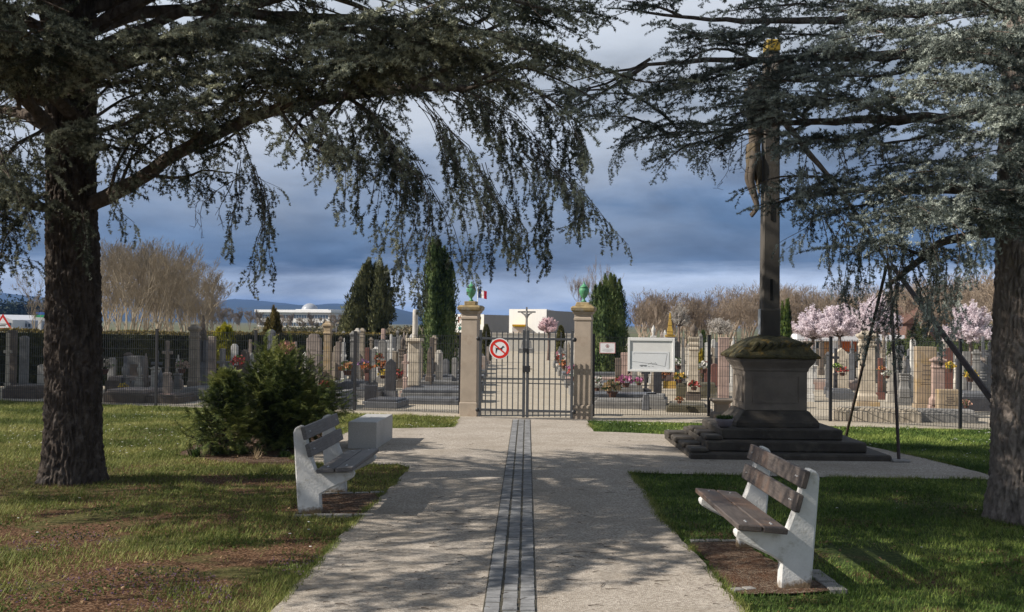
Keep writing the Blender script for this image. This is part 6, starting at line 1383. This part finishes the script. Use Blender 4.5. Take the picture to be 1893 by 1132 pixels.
itB += [(1190,530,70),(1225,540,90),(1860,470,60),(1840,500,70),(1560,510,100)]
plant_row(protosB, itB, lambda i: 'one of the bare brown woodland trees lining the right horizon')
pop = bare_tree(21, 'tall rounded bare poplar behind the right gate pillar and cypress', 14, None, stems=5, r=.10, levels=5, upr=2.2, thin=.05)
pX = at(1120, 600, 130); pop.location = (pX.x, 130, 0); ph = at(1120, 470, 130).z/14; pop.scale = (ph*.9, ph*.9, ph)
itC = []
for i in range(16): px = 395+i*16; itC.append((px, 566+rd.uniform(-8,8)+ (12 if px > 470 else 0)+(6 if px > 560 else 0), rd.uniform(150,230)))
protosC = [bare_tree(s, 'x', 8.0, 'distant bare trees left of the gate', stems=2, r=.12, levels=5, upr=.5, thin=.09) for s in (31,32)]
plant_row(protosC, itC, lambda i: 'one of the distant bare trees on the horizon behind the left graves')
DKT = foliage('far_dark_trees', (.008,.016,.010), (.018,.032,.018), (.03,.05,.028), .2, 1.5, .05)
rg = np.random.default_rng(2); PP = []
for i in range(60):
    px = -60+i*2.6; c = at(px, 588, 320); PP.append(np.stack([rg.normal(c.x, 1.2, 130), rg.normal(320, 2, 130), np.abs(rg.normal(0, 2.6, 130))+rg.uniform(0,1,130)], 1))
o = trimesh('distant_woods', tufts(np.concatenate(PP), rg, .9, .7, 2, .5), DKT); tag(o, 'dark strip of distant woods at the far left', 'woods', kind='stuff')
# green scrub between the left hedge and the hills
PP = []
for i in range(90):
    px = 560+i*3.2; c = at(px, 600, 150); PP.append(np.stack([rg.normal(c.x, 1.0, 60), rg.normal(150+rg.uniform(-30,30), 1, 60), np.abs(rg.normal(0, .55, 60))], 1))
o = trimesh('distant_scrub', tufts(np.concatenate(PP), rg, .4, .3, 2, .5), foliage('scrub', (.09,.085,.04), (.16,.13,.075), (.21,.17,.10), .05, .5, .1)); tag(o, 'olive scrub strip behind the hedge left of the gate', 'scrub', kind='stuff')
# green shrubs at the far right behind the cherry
blossom(1830, 590, 640, 50, 60, 'green leafy bush behind the lone cherry tree at the right', (.06,.09,.025), 15, 3000, False, 'green_bush', 'bush')
blossom(1700, 590, 640, 52, 60, 'green leafy bush in front of the red brick house', (.061,.08,.03), 16, 3000, False, 'green_bush', 'bush')
# ================================================================== GRASS, LEAVES, DAISIES
def scatter(n, x0, x1, y0, y1, rg, power=1.0):
    X = rg.uniform(x0, x1, n); Y = y0+(y1-y0)*rg.uniform(0, 1, n)**power
    ok = ~inpoly(X, Y, path_poly); ok &= Y < np.array([fence_y(x)-.05 for x in X])
    ok &= ~((np.abs(X-3.88) < 1.42) & (np.abs(Y-16.3) < 1.42)); ok &= np.hypot(X-TLx, Y-TLy) > .36; ok &= np.hypot(X-TRx, Y-TRy) > .32
    for pd in (pad_r, pad_l): ok &= ~inpoly(X, Y, pd)
    return X[ok], Y[ok]
def nz2(X, Y, f, o=0.): return np.array([noise.noise(Vector((x*f+o, y*f, 1.7))) for x, y in zip(X, Y)])
rg = np.random.default_rng(8)
X, Y = scatter(900000, -12, 12, 5.6, 24.4, rg, 1.5)
vis = np.abs(X) < Y*.52+.4; X, Y = X[vis], Y[vis]
den = nz2(X, Y, .9, 4)+.5*nz2(X, Y, 3.1); lim = np.interp(Y, [5, 11, 15, 24], [-.16, -.14, -.62, -.8])-np.where(X > 0, .22, 0)
keep = den > lim+rg.normal(size=len(X))*.15; inb = inpoly(X, Y, bed); keep &= ~inb
X, Y, den = X[keep], Y[keep], den[keep]
n = len(X); print('blades', n); a = rg.uniform(0, 2*PI, n); tall = nz2(X, Y, 2.2, 9)
h = (.020+.030*rg.uniform(0,1,n)**2+.075*np.clip(tall, 0, 1)*rg.uniform(.2,1,n))*np.interp(Y, [5,12,24],[1,1.1,1.3]); wd_ = np.interp(Y, [5,12,24],[.0032,.0045,.007])
d = np.stack([np.cos(a)*h*.8, np.sin(a)*h*.8, h], 1)*1.0; s = np.stack([-np.sin(a), np.cos(a), np.zeros(n)], 1)*wd_[:, None]; B = np.stack([X, Y, np.full(n, .004)], 1)
GRASS = foliage('grass_blades', (.080,.110,.024), (.175,.210,.050), (.33,.325,.11), .8, 25, .3)
GRASSR = foliage('grass_blades_fresh', (.045,.085,.016), (.105,.175,.034), (.27,.33,.08), .8, 25, .3)
TT = np.stack([B-s, B+s, B+d], 1); lf = X < 1.0
o = trimesh('grass', TT[lf], GRASS); tag(o, 'short uneven spring grass on the left lawn', 'grass', kind='stuff')
o = trimesh('grass', TT[~lf], GRASSR); tag(o, 'fresh green spring grass on the right lawn', 'grass', kind='stuff')
# ragged grass along the edges of the path
E = np.array(path_poly); k = rg.integers(0, len(E), 26000); u = rg.uniform(0,1,26000)[:, None]; Pe_ = E[k]*(1-u)+E[(k+1)%len(E)]*u+rg.normal(size=(26000,2))*.022
ok = (np.abs(Pe_[:,0]) < Pe_[:,1]*.52+.3) & (Pe_[:,1] > 5.5) & (Pe_[:,1] < 20.6) & (nz2(Pe_[:,0], Pe_[:,1], 2.5, 70) > -.12) & ~((np.abs(Pe_[:,0]) < 1.6) & (Pe_[:,1] > 20.2))
Pe_ = Pe_[ok]; n = len(Pe_); a = rg.uniform(0, 2*PI, n); h = rg.uniform(.015,.06,n); d = np.stack([np.cos(a)*h*.9, np.sin(a)*h*.9, h], 1); s = np.stack([-np.sin(a), np.cos(a), np.zeros(n)], 1)*.0035; B = np.stack([Pe_[:,0], Pe_[:,1], np.full(n, .012)], 1)
o = trimesh('grass', np.stack([B-s, B+s, B+d], 1), GRASS); tag(o, 'ragged grass creeping over the edges of the path', 'grass', kind='stuff')
# needle litter around the trunks and drifted on the path
Q = []
for cx_, cy_, m in ((TLx, TLy, 5200), (TRx, TRy, 3000)):
    a = rg.uniform(0, 2*PI, m); r = .33+np.abs(rg.normal(0, .55, m)); Q.append(np.stack([cx_+r*np.cos(a), cy_+r*np.sin(a)], 1))
m = 2600; xs = rg.uniform(-2.6, 2.6, m); ys = 5.8+12*rg.uniform(0,1,m)**1.3; kk = inpoly(xs, ys, path_poly) & (nz2(xs, ys, 1.4, 11) > .02); Q.append(np.stack([xs[kk], ys[kk]], 1))
Q = np.concatenate(Q); n = len(Q); a = rg.uniform(0, 2*PI, n); l_ = rg.uniform(.008,.026,n)[:, None]; c_ = np.stack([Q[:,0], Q[:,1], rg.uniform(.020,.034,n)], 1); u = np.stack([np.cos(a), np.sin(a), rg.normal(size=n)*.15], 1)*l_; v = np.stack([-np.sin(a), np.cos(a), np.zeros(n)], 1)*.0022
o = trimesh('needle_litter', np.stack([c_-u-v, c_-u+v, c_+u], 1), mat('dead_needles', (.12,.065,.035), var=.4, bump=0)); tag(o, 'fallen brown cedar needles on the path and round the trunks', 'needles', kind='stuff')
# clover and dead-nettle clumps
X, Y = scatter(30000, -5, 5, 5.6, 13, rg, 1.6); c = nz2(X, Y, 1.3, 20) > .12; X, Y = X[c], Y[c]; n = len(X)
P = np.stack([X, Y, .012+rg.uniform(0,.02,n)], 1); o = trimesh('ground_cover', tufts(P, rg, .016, .016, 3, .5), foliage('clover', (.04,.07,.015), (.085,.13,.03), (.15,.19,.05), 1, 25, .3)); tag(o, 'clover and herbs growing among the grass', 'ground cover', kind='stuff')
X, Y = scatter(5000, -4.5, -.6, 5.8, 9.5, rg, 1.2); c = nz2(X, Y, 1.1, 33) > .08; X, Y = X[c], Y[c]; n = len(X)
P = np.stack([X, Y, .03+rg.uniform(0,.02,n)], 1); o = trimesh('dead_nettle_flowers', tufts(P, rg, .010, .010, 3, .5), mat('purple_petals', (.16,.09,.16), var=.3, bump=0)); tag(o, 'purple dead nettle flowers in the grass at lower left', 'flowers', kind='stuff')
# fallen leaves and needles
X, Y = scatter(16000, -8, 6, 5.6, 18, rg, 1.2); dn_ = nz2(X, Y, .9, 4) < .08+.0*X; dn_ &= rg.uniform(0,1,len(X)) < np.interp(Y, [6,13,18],[1,.8,.2])*np.where(X > 0, .35, 1); X, Y = X[dn_], Y[dn_]; n = len(X)
a = rg.uniform(0, 2*PI, n); sz = rg.uniform(.008,.02,n)[:, None]; u = np.stack([np.cos(a), np.sin(a), rg.normal(size=n)*.35], 1); v = np.stack([-np.sin(a), np.cos(a), rg.normal(size=n)*.35], 1); c_ = np.stack([X, Y, .014+rg.uniform(0,.012,n)], 1)
o = trimesh('fallen_leaves', np.concatenate([np.stack([c_-u*sz, c_-v*sz*.5, c_+u*sz], 1), np.stack([c_-u*sz, c_+u*sz, c_+v*sz*.5], 1)]), foliage('dry_leaves', (.10,.05,.025), (.22,.12,.06), (.36,.24,.14), 3, 40, .1)); tag(o, 'dry fallen leaves scattered in the grass', 'leaves', kind='stuff')
X, Y = scatter(2600, -8.5, 8.5, 6, 22, rg, .8); c = (nz2(X, Y, .7, 50) > -.02) & (np.abs(X) < Y*.5) & ((Y > 14) | (rg.uniform(0,1,len(X)) < .12)); X, Y = X[c], Y[c]; T = []
for x, y in zip(X, Y):
    r = random.uniform(.010,.016); z = random.uniform(.035,.05)
    for k in range(6):
        a0, a1 = 2*PI*k/6, 2*PI*(k+1)/6; T.append([(x,y,z+.003),(x+r*math.cos(a0),y+r*math.sin(a0),z),(x+r*math.cos(a1),y+r*math.sin(a1),z)])
o = trimesh('daisies', T, mat('white_petals', (.75,.75,.72), var=.1, bump=0)); tag(o, 'small white daisies dotted over the lawn', 'daisies', kind='stuff')
# twigs and crumbs on the path
T = []; mbt = MB()
for _ in range(200):
    p = gnd(random.uniform(560,1340), random.uniform(800,1130), .022); 
    if not inpoly(np.array([p.x]), np.array([p.y]), path_poly)[0]: continue
    a = random.gauss(0,.5); l_ = random.uniform(.02,.13); q = p+Vector((math.cos(a), math.sin(a), .02))*l_; mbt.tube([p+Vector((0,0,.003)), p.lerp(q,.5)+Vector((0,random.uniform(-.01,.01),.006)), q], [.003,.0025,.001], 4)
o = mbt.build('fallen_twigs', TWIG); tag(o, 'small fallen twigs lying on the gravel path', 'twigs', kind='stuff')
# ------------------------------------------------------------------ the air
hz = MB().box(-4200, 4200, -150, 4700, -6, 96).build('haze', None)
hz.data.materials.clear(); hm = bpy.data.materials.new('air'); hm.use_nodes = True; ht = hm.node_tree; ht.nodes.clear()
ho = N(ht, 'ShaderNodeOutputMaterial'); pv = N(ht, 'ShaderNodeVolumePrincipled'); pv.inputs['Density'].default_value = .00022; pv.inputs['Color'].default_value = (.17,.33,.72,1); pv.inputs['Anisotropy'].default_value = 0.0
ht.links.new(pv.outputs[0], ho.inputs['Volume']); hz.data.materials.append(hm); tag(hz, 'thin blue haze between the cemetery and the hills', 'haze', kind='stuff')
bpy.context.view_layer.update()
